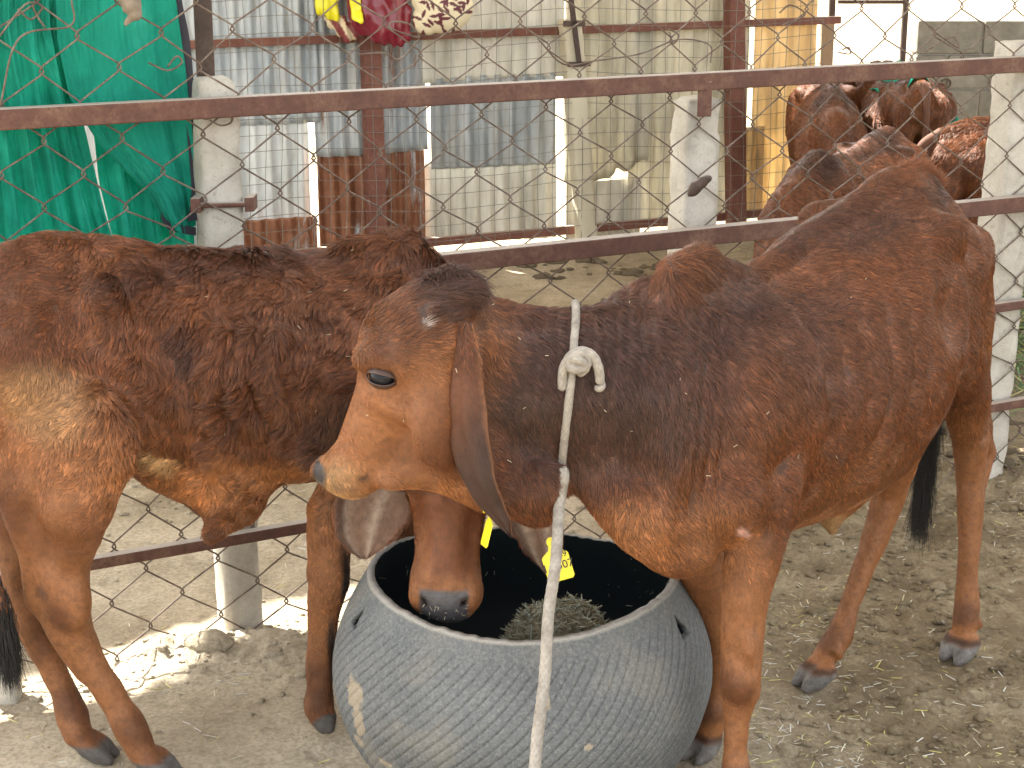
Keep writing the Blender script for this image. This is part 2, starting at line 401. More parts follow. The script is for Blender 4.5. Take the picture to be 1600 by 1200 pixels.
def b_(t, p):
    o = t.nodes.new('ShaderNodeTexCoord').outputs['Object']; a = N(t, 'ShaderNodeAttribute'); a.attribute_name = 'churn'
    pale = ramp(t, noise(t, 2.2, 7, .65, o), [(.3, (.36, .295, .205)), (.55, (.52, .445, .33)), (.8, (.64, .56, .43))])
    dark = ramp(t, noise(t, 5.5, 9, .72, o, .4), [(.3, (.11, .080, .046)), (.5, (.25, .195, .12)), (.72, (.46, .385, .26))])
    c = mixc(t, a.outputs['Fac'], pale, dark)
    c = mixc(t, ramp(t, noise(t, 95, 4, .7, o), [(.40, (1, 1, 1)), (.56, (0, 0, 0))]), c, mixc(t, .35, c, (.10, .075, .05)))
    c = mixc(t, ramp(t, noise(t, 17, 8, .78, o), [(.50, (0, 0, 0)), (.68, (.55, .55, .55))]), c, (.20, .155, .10)); c = mixc(t, ramp(t, noise(t, 60, 3, .6, o), [(.60, (0, 0, 0)), (.72, (.6, .6, .6))]), c, (.48, .43, .34))
    t.links.new(c, p.inputs['Base Color']); bump(t, p, noise(t, 55, 9, .8, o), .8, .014)
GROUNDM = mat('dusty_earth', rough=.95, spec=.2, build=b_)
g = link('ground', mesh_np('ground', np.stack([GX, GY, GZ], -1).reshape(-1, 3), GQ, extra={'churn': churned(GX.ravel(), GY.ravel())}), GROUNDM); tag(g, kind='structure')
def gh(x, y): return float(ghl(np.array([x]), np.array([y]))[0])

# litter: chopped straw and clods
def scatter_blades(name, n, place, lmin, lmax, w, cols, label, cat, kind='stuff', parent=None, tilt=.12, seed=5):
    g_ = np.random.default_rng(seed); P = place(g_, n); n = len(P); a = g_.random(n) * 2 * np.pi; L = g_.uniform(lmin, lmax, n) * .5; ww = w * g_.uniform(.5, 1.2, n) * .5
    el = g_.normal(0, tilt, n); D = np.stack([np.cos(a) * np.cos(el), np.sin(a) * np.cos(el), np.sin(el)], 1); S = np.stack([-np.sin(a), np.cos(a), 0 * a], 1); U = np.cross(D, S)
    bend = g_.normal(0, .12, n)[:, None]
    V = np.concatenate([np.stack([P - D * L[:, None] + S * ww[:, None], P - D * L[:, None] - S * ww[:, None], P + D * L[:, None] - S * ww[:, None] + S * bend * L[:, None], P + D * L[:, None] + S * ww[:, None] + S * bend * L[:, None],
         P - D * L[:, None] + U * ww[:, None] * .8, P + D * L[:, None] + U * ww[:, None] * .8 + S * bend * L[:, None]], 1)]).reshape(-1, 3)
    b = np.arange(n)[:, None] * 6; F = np.concatenate([b + [0, 4, 5, 3], b + [4, 1, 2, 5], b + [0, 3, 2, 1]])
    c = np.array(cols)[g_.integers(0, len(cols), n)] * g_.uniform(.7, 1.15, (n, 1)); o = link(name, mesh_np(name, V, F, smooth=False, cols=np.repeat(c, 6, 0)), STRAWM, parent)
    if parent is None: tag(o, label, cat, kind=kind)
    return o
def b_(t, p):
    a = N(t, 'ShaderNodeAttribute'); a.attribute_name = 'col'; t.links.new(a.outputs[0], p.inputs['Base Color'])
STRAWM = mat('straw', rough=.6, build=b_)
def pl(g_, n):
    x = g_.uniform(-1.5, 2.2, n); y = g_.uniform(2.7, 5.4, n); x = np.where(g_.random(n) < .45, g_.uniform(.3, 1.6, n), x); y = np.where(g_.random(n) < .4, g_.uniform(2.8, 3.9, n), y)
    k = (vnoise(np.stack([x, y, 0 * x], 1), 3.5, 8) + g_.normal(0, .35, n) > .05) & (np.hypot(x - .02, y - 3.1) > .38); x, y = x[k], y[k]; return np.stack([x, y, ghl(x, y) + .0022], 1)
scatter_blades('chopped_straw', 7500, pl, .006, .034, .0024, [(.70, .66, .52), (.62, .57, .38), (.66, .60, .22), (.75, .74, .68), (.45, .38, .22)], 'bits of pale chopped straw littering the trampled earth', 'straw')
def clods():
    g_ = np.random.default_rng(9); V = []; F = []; base = np.array([(1, 0, 0), (-1, 0, 0), (0, 1, 0), (0, -1, 0), (0, 0, 1), (0, 0, -.6)]); 
    ico = bpy.data.meshes.new('i'); import bmesh; bm = bmesh.new(); bmesh.ops.create_icosphere(bm, subdivisions=2, radius=1); iv = np.array([v.co for v in bm.verts]); itr = np.array([[v.index for v in f.verts] for f in bm.faces]); bm.free(); bpy.data.meshes.remove(ico)
    pts = []
    while len(pts) < 4200:
        x, y = g_.uniform(-1.3, 2.2), g_.uniform(2.7, 5.2)
        c = churned(np.array([x]), np.array([y]))[0]; fl = math.exp(-((y - (3.66 + .53 * (x + .627))) / .14) ** 2)
        if g_.random() < .06 + c * .9 * (vnoise(np.array([[x, y, 0]]), 4, 3)[0] > -.1) + fl * .6 and math.hypot(x - .02, y - 3.1) > .40: pts.append((x, y, c))
    hs = ghl(np.array([p[0] for p in pts]), np.array([p[1] for p in pts]))
    for i, (x, y, c) in enumerate(pts):
        s = g_.lognormal(-5.25, .5) * (1 if c > .3 else .75); s = min(s, .022); v = iv * (s * np.array([1.2, 1, .7])) * (1 + .5 * vnoise(iv + i * 3.7, 1.9, 1) + .22 * vnoise(iv + i * 3.7, 4.5, 2))[:, None]; F.append(itr + len(V) * len(iv)); V.append(v + [x, y, hs[i] + s * .15])
    V = np.concatenate(V); F = np.concatenate(F); o = link('soil_clods', mesh_np('soil_clods', V, F, extra={'churn': np.repeat([p[2] for p in pts], len(iv))}), GROUNDM); tag(o, 'crumbly clods of dry soil and dung on the churned earth', 'clods', kind='stuff')
clods()
def dung():
    g_ = np.random.default_rng(12); import bmesh; bm = bmesh.new(); bmesh.ops.create_icosphere(bm, subdivisions=2, radius=1); iv = np.array([v.co for v in bm.verts]); itr = np.array([[v.index for v in f.verts] for f in bm.faces]); bm.free(); V = []; F = []
    for i in range(700):
        c = g_.normal(0, 1, 2) * (.07, .12); k = i // 14; r2 = np.random.default_rng(k); x, y = r2.uniform(-.3, 1.7) + c[0], r2.uniform(4.9, 8.2) + c[1]; s = g_.lognormal(-4.1, .5)
        v = iv * (s * np.array([1.2, 1, .45])) * (1 + .5 * vnoise(iv + i * 3.7, 1.9, 1) + .25 * vnoise(iv + i * 3.7, 4.5, 2))[:, None]; F.append(itr + i * len(iv)); V.append(v + [x, y, gh(x, y) + s * .12])
    o = link('dung', mesh_np('dung', np.concatenate(V), np.concatenate(F)), mat('dried_dung', (.12, .09, .055), .95, build=lambda t, p: bump(t, p, noise(t, 60, 6, .8), .8, .01))); tag(o, 'scattered lumps of dried dung on the ground beyond the fence', 'dung', kind='stuff')
dung()

def chunk(c, rad, seed, label):
    S = Sculpt((0, 0), 0, .004); S.ell(c, rad, None, .01); V, Q = S.mesh(); V = relax(V, Q, 1); V = V + vnormals(V, Q) * (.012 * fbm(V, 26, 4, seed))[:, None]
    o = link('stone', mesh_np('stone', V, Q, extra={'churn': .15 + 0 * V[:, 0]}), GROUNDM); tag(o, label, 'stone')
chunk(gnd(325, 1030) + [0, .02, .03], (.060, .035, .030), 3, 'flat lump of stone by the foot of the left concrete post')
# ------------------------------------------------------------------ the fence
FO, FD = np.array([-.627, 3.753, 0]), nrm([.884, .468, 0]); FNn = np.array([FD[1], -FD[0], 0])       # FNn looks to the camera
fp = lambda t, h, off=0.: FO + FD * t + FNn * off + np.array([0, 0, h])
def rusty(name, c0=(.105, .046, .032), c1=(.060, .028, .021), c2=(.20, .115, .075)):
    def b(t, p):
        o = t.nodes.new('ShaderNodeTexCoord').outputs['Object']
        c = ramp(t, noise(t, 9, 8, .75, o), [(.3, c1), (.5, c0), (.74, c2)])
        c = mixc(t, ramp(t, noise(t, 130, 3, .7, o), [(.50, (0, 0, 0)), (.7, (.7, .7, .7))]), c, tuple(q * .45 for q in c0))
        g = N(t, 'ShaderNodeNewGeometry'); s = N(t, 'ShaderNodeSeparateXYZ'); t.links.new(g.outputs['Normal'], s.inputs[0])
        d = ramp(t, s.outputs[2], [(.6, (0, 0, 0)), (.9, (.75, .75, .75))]); c = mixc(t, d, c, (.40, .36, .31))       # dust lying on top faces
        t.links.new(c, p.inputs['Base Color']); bump(t, p, noise(t, 150, 5, .7, o), .35, .002)
    return mat(name, rough=.72, spec=.4, build=b)
RUST = rusty('rusty_steel'); RUSTW = rusty('red_oxide_steel', (.165, .064, .044), (.12, .046, .034), (.24, .12, .085)); DSTEEL = rusty('dark_steel', (.07, .045, .035), (.04, .028, .024), (.12, .08, .06))
def b_(t, p):
    o = t.nodes.new('ShaderNodeTexCoord').outputs['Object']
    c = ramp(t, noise(t, 7, 9, .7, o), [(.3, (.33, .30, .25)), (.5, (.46, .43, .37)), (.7, (.56, .53, .47))])
    c = mixc(t, ramp(t, noise(t, 26, 6, .8, o, 1.), [(.56, (0, 0, 0)), (.68, (.55, .55, .55))]), c, (.22, .19, .15))
    c = mixc(t, ramp(t, noise(t, 220, 2, .6, o), [(.62, (0, 0, 0)), (.72, (.6, .6, .6))]), c, (.20, .18, .15))
    t.links.new(c, p.inputs['Base Color']); bump(t, p, noise(t, 60, 8, .8, o), .6, .006)
CONC = mat('weathered_concrete', rough=.9, spec=.25, build=b_)
def rough_box(name, c, ax, ay, h0, h1, m, parent, step=.02, amp=.003, seed=1, lean=(0, 0, 0), chip=.012):
    """upright concrete member with worn, chipped edges"""
    c, ax, ay, lean = map(lambda v: np.asarray(v, float), (c, ax, ay, lean)); la, lb, lh = np.linalg.norm(ax), np.linalg.norm(ay), h1 - h0
    V = []; F = []
    def face(o, u, v):
        nu, nv = max(2, int(np.linalg.norm(u) / step) + 1), max(2, int(np.linalg.norm(v) / step) + 1); b = len(V)
        for i in range(nu + 1):
            for j in range(nv + 1): V.append(o + u * i / nu + v * j / nv)
        for i in range(nu):
            for j in range(nv): F.append((b + i * (nv + 1) + j, b + (i + 1) * (nv + 1) + j, b + (i + 1) * (nv + 1) + j + 1, b + i * (nv + 1) + j + 1))
    z = np.array([0, 0, lh]); o = c + np.array([0, 0, h0])
    face(o - ax - ay, 2 * ax, z); face(o + ax - ay, 2 * ay, z); face(o + ax + ay, -2 * ax, z); face(o - ax + ay, -2 * ay, z); face(o - ax - ay + z, 2 * ax, 2 * ay)
    V = np.array(V); l = V - o; u = (l @ nrm(ax)) / la; w = (l @ nrm(ay)) / lb; hz = l[:, 2] / lh
    e = np.maximum(sstep(.75, 1, np.abs(u)) * sstep(.75, 1, np.abs(w)), sstep(1 - .04 / lh, 1, hz) * np.maximum(sstep(.6, 1, np.abs(u)), sstep(.6, 1, np.abs(w))))
    ch = e * chip * (.35 + np.clip(fbm(V, 16, 3, seed), 0, 1) * 1.6)
    V = V - (nrm(ax) * np.sign(u)[:, None] + nrm(ay) * np.sign(w)[:, None]) * ch[:, None] * .6; V[:, 2] -= ch * (hz > .97); V = V + np.stack([vnoise(V, 22, seed + q) for q in range(3)], 1) * amp; V += lean * hz[:, None]
    import bmesh
    me = mesh_np(name, V, np.array(F)); bm = bmesh.new(); bm.from_mesh(me); bmesh.ops.remove_doubles(bm, verts=bm.verts, dist=.0015); bm.to_mesh(me); bm.free()
    return link(name, me, m, parent)
fence = empty('chain_link_fence', fp(0, 0), 'rusty chain-link fence with red-brown steel rails and concrete posts behind the calves', 'fence')
def fence_bits():
    for h, hh, dp in ((1.243, .0215, .020), (.852, .0225, .020), (.556, .0135, .014), (.256, .0135, .014)):
        m = MB(); segs = [(-1.7, 3.9)]
        for a, b in segs:
            m.box(fp((a + b) / 2, h, .045), FD * (b - a) / 2, FNn * dp, (0, 0, hh))
        m.build('rail', RUST, fence, bevel=.003)
    for t, h1, lean, w in ((-.008, 1.30, (-.006, 0, 0), .046), (1.245, 1.195, (.012, 0, 0), .050), (2.315, 1.30, (.03, .01, 0), .056), (3.5, 1.3, (0, 0, 0), .054)):
        rough_box('post', fp(t, 0, -.035), FD * w, -FNn * w * .9, -.1, h1, CONC, fence, seed=int(t * 10) + 3, lean=lean)
    rough_box('stump', gnd(2, 1100) + [0, .03, 0], (.032, 0, 0), (0, .03, 0), -.05, .13, CONC, fence, seed=8)
    # steel extension on the left post, rod with clips, tab and wire twists
    m = MB(); c = at(319, 60, 3.83); m.box((c[0], c[1], 1.55), (.020, 0, 0), (0, .0025, 0), (0, 0, .33)); m.box((c[0] - .0185, c[1] + .02, 1.55), (.0025, 0, 0), (0, .018, 0), (0, 0, .33)); m.build('extension', DSTEEL, fence, bevel=.001)
    a, b = at(306, 321, 3.70), at(390, 319, 3.76); m = MB(); m.tube([a + (b - a) * q for q in (-.02, .5, 1.03)], .0065, 10)
    for p in (a, b):
        m.box(p + [0, .02, 0], (.010, .003, 0), (0, .028, 0), (0, 0, .016))
    m.build('bolt', RUST, fence, bevel=.001)
    m = MB(); c = at(1101, 155, 4.27); m.box(c, (.018, .004, 0), (0, .004, 0), (0, 0, .043)); m.build('tab', RUST, fence, bevel=.002)
fence_bits()
def chain_link():
    cw, chh = .172, .140; m = MB(); g_ = random.Random(2); r = .0021
    def warp(t, h):
        P = np.array([[t, h, 0.]]); a = .020 * vnoise(P, 2.1, 3)[0] + .011 * vnoise(P, 6.5, 6)[0]; b = .018 * vnoise(P, 2.3, 5)[0] + .010 * vnoise(P, 7, 8)[0]; c = .024 + .006 * vnoise(P, 3, 7)[0]
        low = max(0, .45 - h); return t + a * (1 + 2.2 * low), h + b * (1 + 2.2 * low) + .11 * (t - 0) * 0, c
    i0, i1 = int(-1.5 / (cw / 2)), int(3.6 / (cw / 2)); k1 = int(1.72 / (chh / 2))
    def node(i, k):
        t, h, c = warp(i * cw / 2 + .02, k * chh / 2 + .005); return t, h, c
    for i in range(i0, i1):
        P = []
        for k in range(k1 + 1):
            j = i if (i + k) % 2 == 0 else i + 1; t, h, c = node(j, k); sgn = -1 if j == i else 1          # sgn: which side this wire bends at
            hook = .0038; z = .003 * sgn
            P += [(t - sgn * .003, h - .009, c + z * .2), (t + sgn * hook, h - .002, c + z * .9), (t + sgn * hook * .7, h + .004, c - z * .9), (t - sgn * .003, h + .010, c - z * .2)]
        if g_.random() < .9 or True:
            m.tube([fp(t, max(h, -.03), c) for t, h, c in P], r, 6)
    m.build('wire_mesh', WIRE, fence, smooth=True)
    # loose ends, twists and ties
    fy = lambda x: 3.753 + (x - 388) / 2664 * 2.2
    for L_ in ([(28, 14), (48, 30), (66, 12), (52, 4), (34, 12), (0, 56)], [(50, 8), (60, 28), (70, 42)], [(232, 98), (262, 110), (284, 98), (276, 88), (262, 104)], [(0, 165), (30, 60), (110, 40), (112, 0)], [(608, 44), (612, 34), (640, 38), (655, 58), (630, 52), (610, 44)], [(558, 85), (600, 83), (625, 92), (655, 62)],
               [(1218, 20), (1235, 8), (1258, 22), (1235, 34), (1222, 40)], [(1450, 42), (1475, 60), (1498, 75), (1490, 58), (1470, 66), (1440, 84)], [(1316, 78), (1326, 74), (1328, 84), (1310, 82)], [(840, 60), (880, 100), (930, 95), (1000, 84), (1060, 62), (1108, 70), (1110, 98)], [(1045, 45), (1060, 55), (1052, 68), (1046, 50)],
               [(328, 188), (345, 196), (360, 192), (362, 182), (350, 180)], [(305, 176), (320, 186), (338, 182)]):
        m = MB(); m.tube(spline([at(x, y, fy(x)) for x, y in L_], 8 * len(L_)), .0021, 6); m.build('wire_end', WIRE, fence, smooth=True)
def b_(t, p):
    o = t.nodes.new('ShaderNodeTexCoord').outputs['Object']; t.links.new(ramp(t, noise(t, 30, 5, .7, o), [(.35, (.060, .037, .026)), (.5, (.11, .075, .054)), (.68, (.18, .145, .115))]), p.inputs['Base Color'])
WIRE = mat('rusty_wire', rough=.65, metal=0, build=b_)
chain_link()
# scab of bark-like rusty scale stuck on the middle post
def scab():
    S = Sculpt((0, 0), 0, .004); c = at(1090, 292, 4.215); S.chain([c + [-.018, 0, -.018], c, c + [.022, 0, .020]], [.010, .016, .013], .01, n=(0, 1, 0), e=.5); V, Q = S.mesh(); V += vnormals(V, Q) * (.005 * vnoise(V, 60, 1))[:, None]
    o = link('scab', mesh_np('scab', V, Q), DSTEEL, fence)
scab()

# ------------------------------------------------------------------ corrugated wall at the back
WO, WD = np.array([.67, 8.8, 0]), nrm([.93, .37, 0]); WN = np.array([WD[1], -WD[0], 0])
wp = lambda s, h, off=0.: WO + WD * s + WN * off + np.array([0, 0, h])
def wall_sh(px, py, off=0.):
    d = ray(px, py); o = np.array([0, 0, CAM_H]) - (WO + WN * off); t = -(o @ WN) / (d @ WN); p = o + d * t; return p @ WD, p[2]
def galv(name, base=((.30, .33, .36), (.42, .46, .49), (.55, .58, .60)), rust=.5, rustcol=((.16, .06, .03), (.28, .12, .06)), seed=0., translucent=0., metal=.25):
    def b(t, p):
        v = stretch(t, (6, 6, 1.2)); o = t.nodes.new('ShaderNodeTexCoord').outputs['Object']
        mp = N(t, 'ShaderNodeMapping'); mp.inputs['Location'].default_value = (seed, seed * 2, 0); t.links.new(v, mp.inputs[0]); v = mp.outputs[0]
        c = ramp(t, noise(t, 1.3, 8, .7, v), [(.3, base[0]), (.5, base[1]), (.7, base[2])])
        st = ramp(t, noise(t, 2.2, 5, .6, v), [(.5, (0, 0, 0)), (.62, (.35, .35, .35))]); c = mixc(t, st, c, (.30, .27, .21))
        rc = ramp(t, noise(t, 14, 5, .7, o), [(.35, rustcol[0]), (.65, rustcol[1])]); c = mixc(t, ramp(t, noise(t, .9, 9, .78, v), [(.78 - rust * .38, (0, 0, 0)), (.84 - rust * .38, (1, 1, 1))]), c, rc)
        t.links.new(c, p.inputs['Base Color'])
        if translucent:
            tr = N(t, 'ShaderNodeBsdfTranslucent'); t.links.new(c, tr.inputs[0]); mx = N(t, 'ShaderNodeMixShader'); mx.inputs[0].default_value = translucent; out = t.nodes['Material Output']; t.links.new(p.outputs[0], mx.inputs[1]); t.links.new(tr.outputs[0], mx.inputs[2]); t.links.new(mx.outputs[0], out.inputs[0])
    return mat(name, rough=.5, metal=metal, build=b)
G1, G2, G3 = galv('galvanised_sheet', ((.20, .235, .26), (.39, .43, .45), (.62, .64, .64)), .52, seed=1), galv('dull_galvanised_sheet', ((.17, .195, .21), (.31, .34, .35), (.50, .52, .52)), .3, seed=4), galv('light_galvanised_sheet', ((.46, .50, .50), (.62, .65, .65), (.76, .78, .76)), .2, seed=7)
G4, G5 = galv('rusted_sheet', ((.33, .36, .38), (.45, .48, .50), (.42, .33, .25)), 1.05, seed=9), galv('white_painted_sheet', ((.36, .35, .29), (.56, .54, .46), (.68, .66, .58)), .28, ((.22, .12, .06), (.36, .22, .11)), seed=13, metal=0)
G6 = galv('yellowed_plastic_sheet', ((.56, .43, .24), (.68, .54, .32), (.76, .64, .42)), .3, ((.42, .24, .09), (.52, .32, .13)), seed=17, translucent=.5, metal=0); G7 = galv('pale_fibre_sheet', ((.42, .39, .30), (.58, .55, .44), (.70, .66, .54)), .22, ((.40, .28, .14), (.5, .36, .2)), seed=21, translucent=.28, metal=0)
wall = empty('sheet_metal_wall', wp(0, 0), 'patchwork wall of rusty and pale corrugated sheets behind the pen', 'wall')
def sheet(pxl, pxr, yt, yb, m, off, amp=.013, pitch=.076, tear=None, skew=0., phase=0., label=None, box=False):
    s0, s1 = wall_sh(pxl, (yt + yb) / 2)[0], wall_sh(pxr, (yt + yb) / 2)[0]; h1, h0 = wall_sh((pxl + pxr) / 2, yt)[1], wall_sh((pxl + pxr) / 2, yb)[1]
    n = max(8, int((s1 - s0) / pitch * 12)); k = 26; V = []; F = []
    for i in range(n + 1):
        s = s0 + (s1 - s0) * i / n; top, bot = h1, h0
        if tear: bot = h0 + tear(s, (s - s0) / (s1 - s0))
        for j in range(k + 1):
            f = j / k; h = bot + (top - bot) * f; w = math.sin(2 * math.pi * (s / pitch + phase))
            if box: w = max(-1, min(1, w * 2.2))
            q = np.array([[s, h, off]]); V.append(wp(s + skew * (h - h0) + .004 * vnoise(q, 2.2, 4)[0], h + .01 * vnoise(q, 3, 2)[0] * (j in (0, k)), off + amp * w + .012 * vnoise(q, 1.4, 6)[0] * (.3 + f)))
    for i in range(n):
        for j in range(k): a = i * (k + 1) + j; F.append((a, a + k + 1, a + k + 2, a + 1))
    o = link('corrugated_sheet', mesh_np('corrugated_sheet', V, np.array(F)), m, wall); md = o.modifiers.new('t', 'SOLIDIFY'); md.thickness = .0012
    if label: o['label'] = label
sheet(-330, 206, -120, 402, G3, .020, phase=.2, label='galvanised sheet mostly behind the green net'); sheet(-900, -326, -120, 402, G1, .028, phase=.6, label='galvanised sheet at the far left end of the wall'); sheet(200, 376, 190, 402, G1, .016, phase=.1)
nz = lambda s, sd: vnoise(np.array([[s, sd, 0.]]), 7, sd)[0]
sheet(200, 492, -120, 196, G1, .030); sheet(372, 484, 190, 352, G3, .012, label='light corrugated sheet low in the wall'); sheet(372, 492, 340, 402, G4, .045, label='rusted strip of corrugated sheet'); sheet(486, 664, -120, 240, G1, .028, phase=.3, skew=-.02)
sheet(496, 662, 236, 402, G4, .010, label='heavily rusted corrugated sheet'); sheet(656, 878, -120, 124, G5, .024, amp=.006, phase=.1, label='nearly flat white painted sheet'); sheet(670, 864, 118, 260, G2, .034, amp=.011, skew=.01); sheet(664, 868, 252, 376, G5, .004, amp=.012, phase=.4, label='dirty white corrugated sheet')
sheet(880, 1010, -120, 262, G7, .034, amp=.013, pitch=.11, tear=lambda s, f: .06 * nz(s, 3) + .03 * nz(s * 3, 4), box=True, label='pale sheet with a torn lower edge'); sheet(882, 1000, 280, 372, G5, .012, amp=.006, label='dirty scrap of sheet'); sheet(980, 1168, -120, 350, G7, .014, amp=.013, pitch=.11, box=True)
sheet(1172, 1268, -120, 326, G6, .030, amp=.015, pitch=.12, box=True, label='yellowed translucent sheet lit from behind'); sheet(1150, 1186, 196, 332, G6, .050, amp=.006)
def wrail(x0, y0, x1, y1, hh, off, name='rail', m=RUSTW):
    (sa, ha), (sb, hb) = wall_sh(x0, y0, off), wall_sh(x1, y1, off); b = MB(); a, c = wp(sa, ha, off), wp(sb, hb, off); b.box((a + c) / 2, (c - a) / 2, WN * .016, (0, 0, hh)); b.build(name, m, wall, bevel=.002)
wrail(-880, 114, 1312, 31, .019, .066); wrail(-880, 514, 1268, 326, .021, .066)
for x0, y0, x1, y1, w in ((573, -90, 590, 392, .043), (1146, -90, 1150, 352, .044)):
    (sa, ha), (sb, hb) = wall_sh(x0, y0, .13), wall_sh(x1, y1, .13); m = MB(); a, c = wp(sa, ha, .13), wp(sb, hb, .13); m.box((a + c) / 2, WD * w, WN * w * .9, (a - c) / 2); m.build('steel_post', RUSTW, wall, bevel=.004)
m = MB(); (sa, ha), (sb, hb) = wall_sh(890, 30, .16), wall_sh(918, 372, .16); a, c = wp(sa, ha, .16), wp(sb, hb, .16)
o = rough_box('leaning_post', c * [1, 1, 0], WD * .050, WN * .045, c[2] - .05, a[2], mat('pale_wood', (.50, .46, .35), .85), wall, seed=21, lean=tuple((a - c) * [1, 1, 0]), chip=.02)
(sa, ha), (sb, hb) = wall_sh(885, -60, .23), wall_sh(905, 100, .23); m = MB(); a, c = wp(sa, ha, .23), wp(sb, hb, .23); m.box((a + c) / 2, WD * .012, WN * .006, (a - c) / 2); m.box(c + [0, 0, .0], WD * .06, WN * .006, (0, 0, .012)); m.box(c + (a - c) * .40, WD * .055, WN * .006, (0, 0, .014)); m.build('steel_strap', DSTEEL, wall)
def square_mesh():
    m = MB(); (s0, _), (s1, _) = wall_sh(336, 200, .20), wall_sh(1285, 200, .20); g_ = random.Random(4); ce = .076
    def q(s, h): P = np.array([[s, h, 0.]]); return wp(s + .014 * vnoise(P, 3, 3)[0], h + .014 * vnoise(P, 3, 5)[0] - .012 * math.sin(s * 4), .20 + .012 * vnoise(P, 2, 7)[0])
    n = int((s1 - s0) / ce)
    for i in range(n + 1): s = s0 + i * ce; m.tube([q(s, h) for h in np.arange(.03, 1.55, .038)], .0014, 4, caps=False)
    for k in range(20): h = .04 + k * ce; m.tube([q(s, h) for s in np.arange(s0, s1, .038)], .0014, 4, caps=False)
    o = m.build('square_wire_mesh', mat('grey_wire', (.20, .19, .17), .6, .3)); tag(o, 'slack net of fine square wire mesh strung along the sheet metal wall', 'wire mesh')
square_mesh()

# gate frame and block wall to the right of the sheets
gate = empty('open_gate_frame', at(1362, 200, 9.6) * [1, 1, 0], 'thin rusty gate frame standing before the glaring daylight at the back', 'gate')
def post_px(px, py0, py1, y, w, name, m, parent, d=.02):
    a, c = at(px, py0, y), at(px, py1, y); x = a[0]; m_ = MB(); z0, z1 = max(min(a[2], c[2]), 0), max(a[2], c[2]); m_.box((x, y, (z0 + z1) / 2), (w, 0, 0), (0, d, 0), (0, 0, (z1 - z0) / 2)); return m_.build(name, m, parent, bevel=.003)
post_px(1305, -90, 340, 9.6, .016, 'upright', DSTEEL, gate); post_px(1421, -90, 340, 9.6, .014, 'upright', DSTEEL, gate)
a, b = at(1305, 3, 9.6), at(1421, 3, 9.6); m = MB(); m.box((a + b) / 2, (b - a) / 2 - [.016, 0, 0], (0, .012, 0), (0, 0, .010)); m.build('crossbar', DSTEEL, gate)
a, b = at(1305, 146, 9.6), at(1421, 140, 9.6); m = MB(); m.box((a + b) / 2, (b - a) / 2 - [.016, 0, 0], (0, .012, 0), (0, 0, .010)); m.build('crossbar', DSTEEL, gate)
o = post_px(1293, 28, 350, 9.55, .034, 'wooden_post', mat('brown_post', (.24, .17, .11), .85), None, .03); tag(o, 'brown upright post at the end of the yellowed sheets', 'post')
def b_(t, p):
    o = t.nodes.new('ShaderNodeTexCoord').outputs['Object']; c = ramp(t, noise(t, 3.5, 9, .75, o), [(.3, (.15, .14, .12)), (.5, (.24, .23, .20)), (.7, (.36, .34, .30))])
    c = mixc(t, ramp(t, noise(t, 1.6, 6, .7, o), [(.5, (0, 0, 0)), (.65, (.6, .6, .6))]), c, (.13, .13, .11)); t.links.new(c, p.inputs['Base Color']); bump(t, p, noise(t, 45, 9, .85, o), 1., .012)
BLOCKM = mat('rough_block', rough=.95, spec=.2, build=b_)
def block_wall():
    x0 = at(1432, 60, 10.4)[0]; top = at(1500, 31, 10.4)[2]; root = empty('block_wall', (x0, 10.4, 0), 'low wall of rough grey concrete blocks behind the far calves', 'wall'); m = MB(); g_ = random.Random(1)
    V = []; F = []; bw, bh = .40, top / 5
    for r in range(5):
        x = x0 - (.2 if r % 2 else 0)
        while x < x0 + 3.2:
            a, b = max(x, x0), x + bw; 
            if b - a > .05: m.box(((a + b) / 2, 10.4 + .1 + g_.uniform(-.006, .006), bh * (r + .5)), ((b - a) / 2 - .005, 0, 0), (0, .1, 0), (0, 0, bh / 2 - .005))
            x = b
    m.build('blocks', BLOCKM, root, bevel=.010); m = MB(); m.box((x0 + 1.62, 10.505, top / 2 - .006), (1.6, 0, 0), (0, .088, 0), (0, 0, top / 2 - .006)); m.build('mortar', mat('mortar', (.30, .28, .25), .95), root)
    m = MB(); c = at(1477, 130, 10.37); a = np.linspace(0, 2 * np.pi, 18); m.tube([c + [.028 * math.cos(q), -.01, .028 * math.sin(q)] for q in a], .006, 8); m.build('iron_ring', DSTEEL, root)
block_wall()

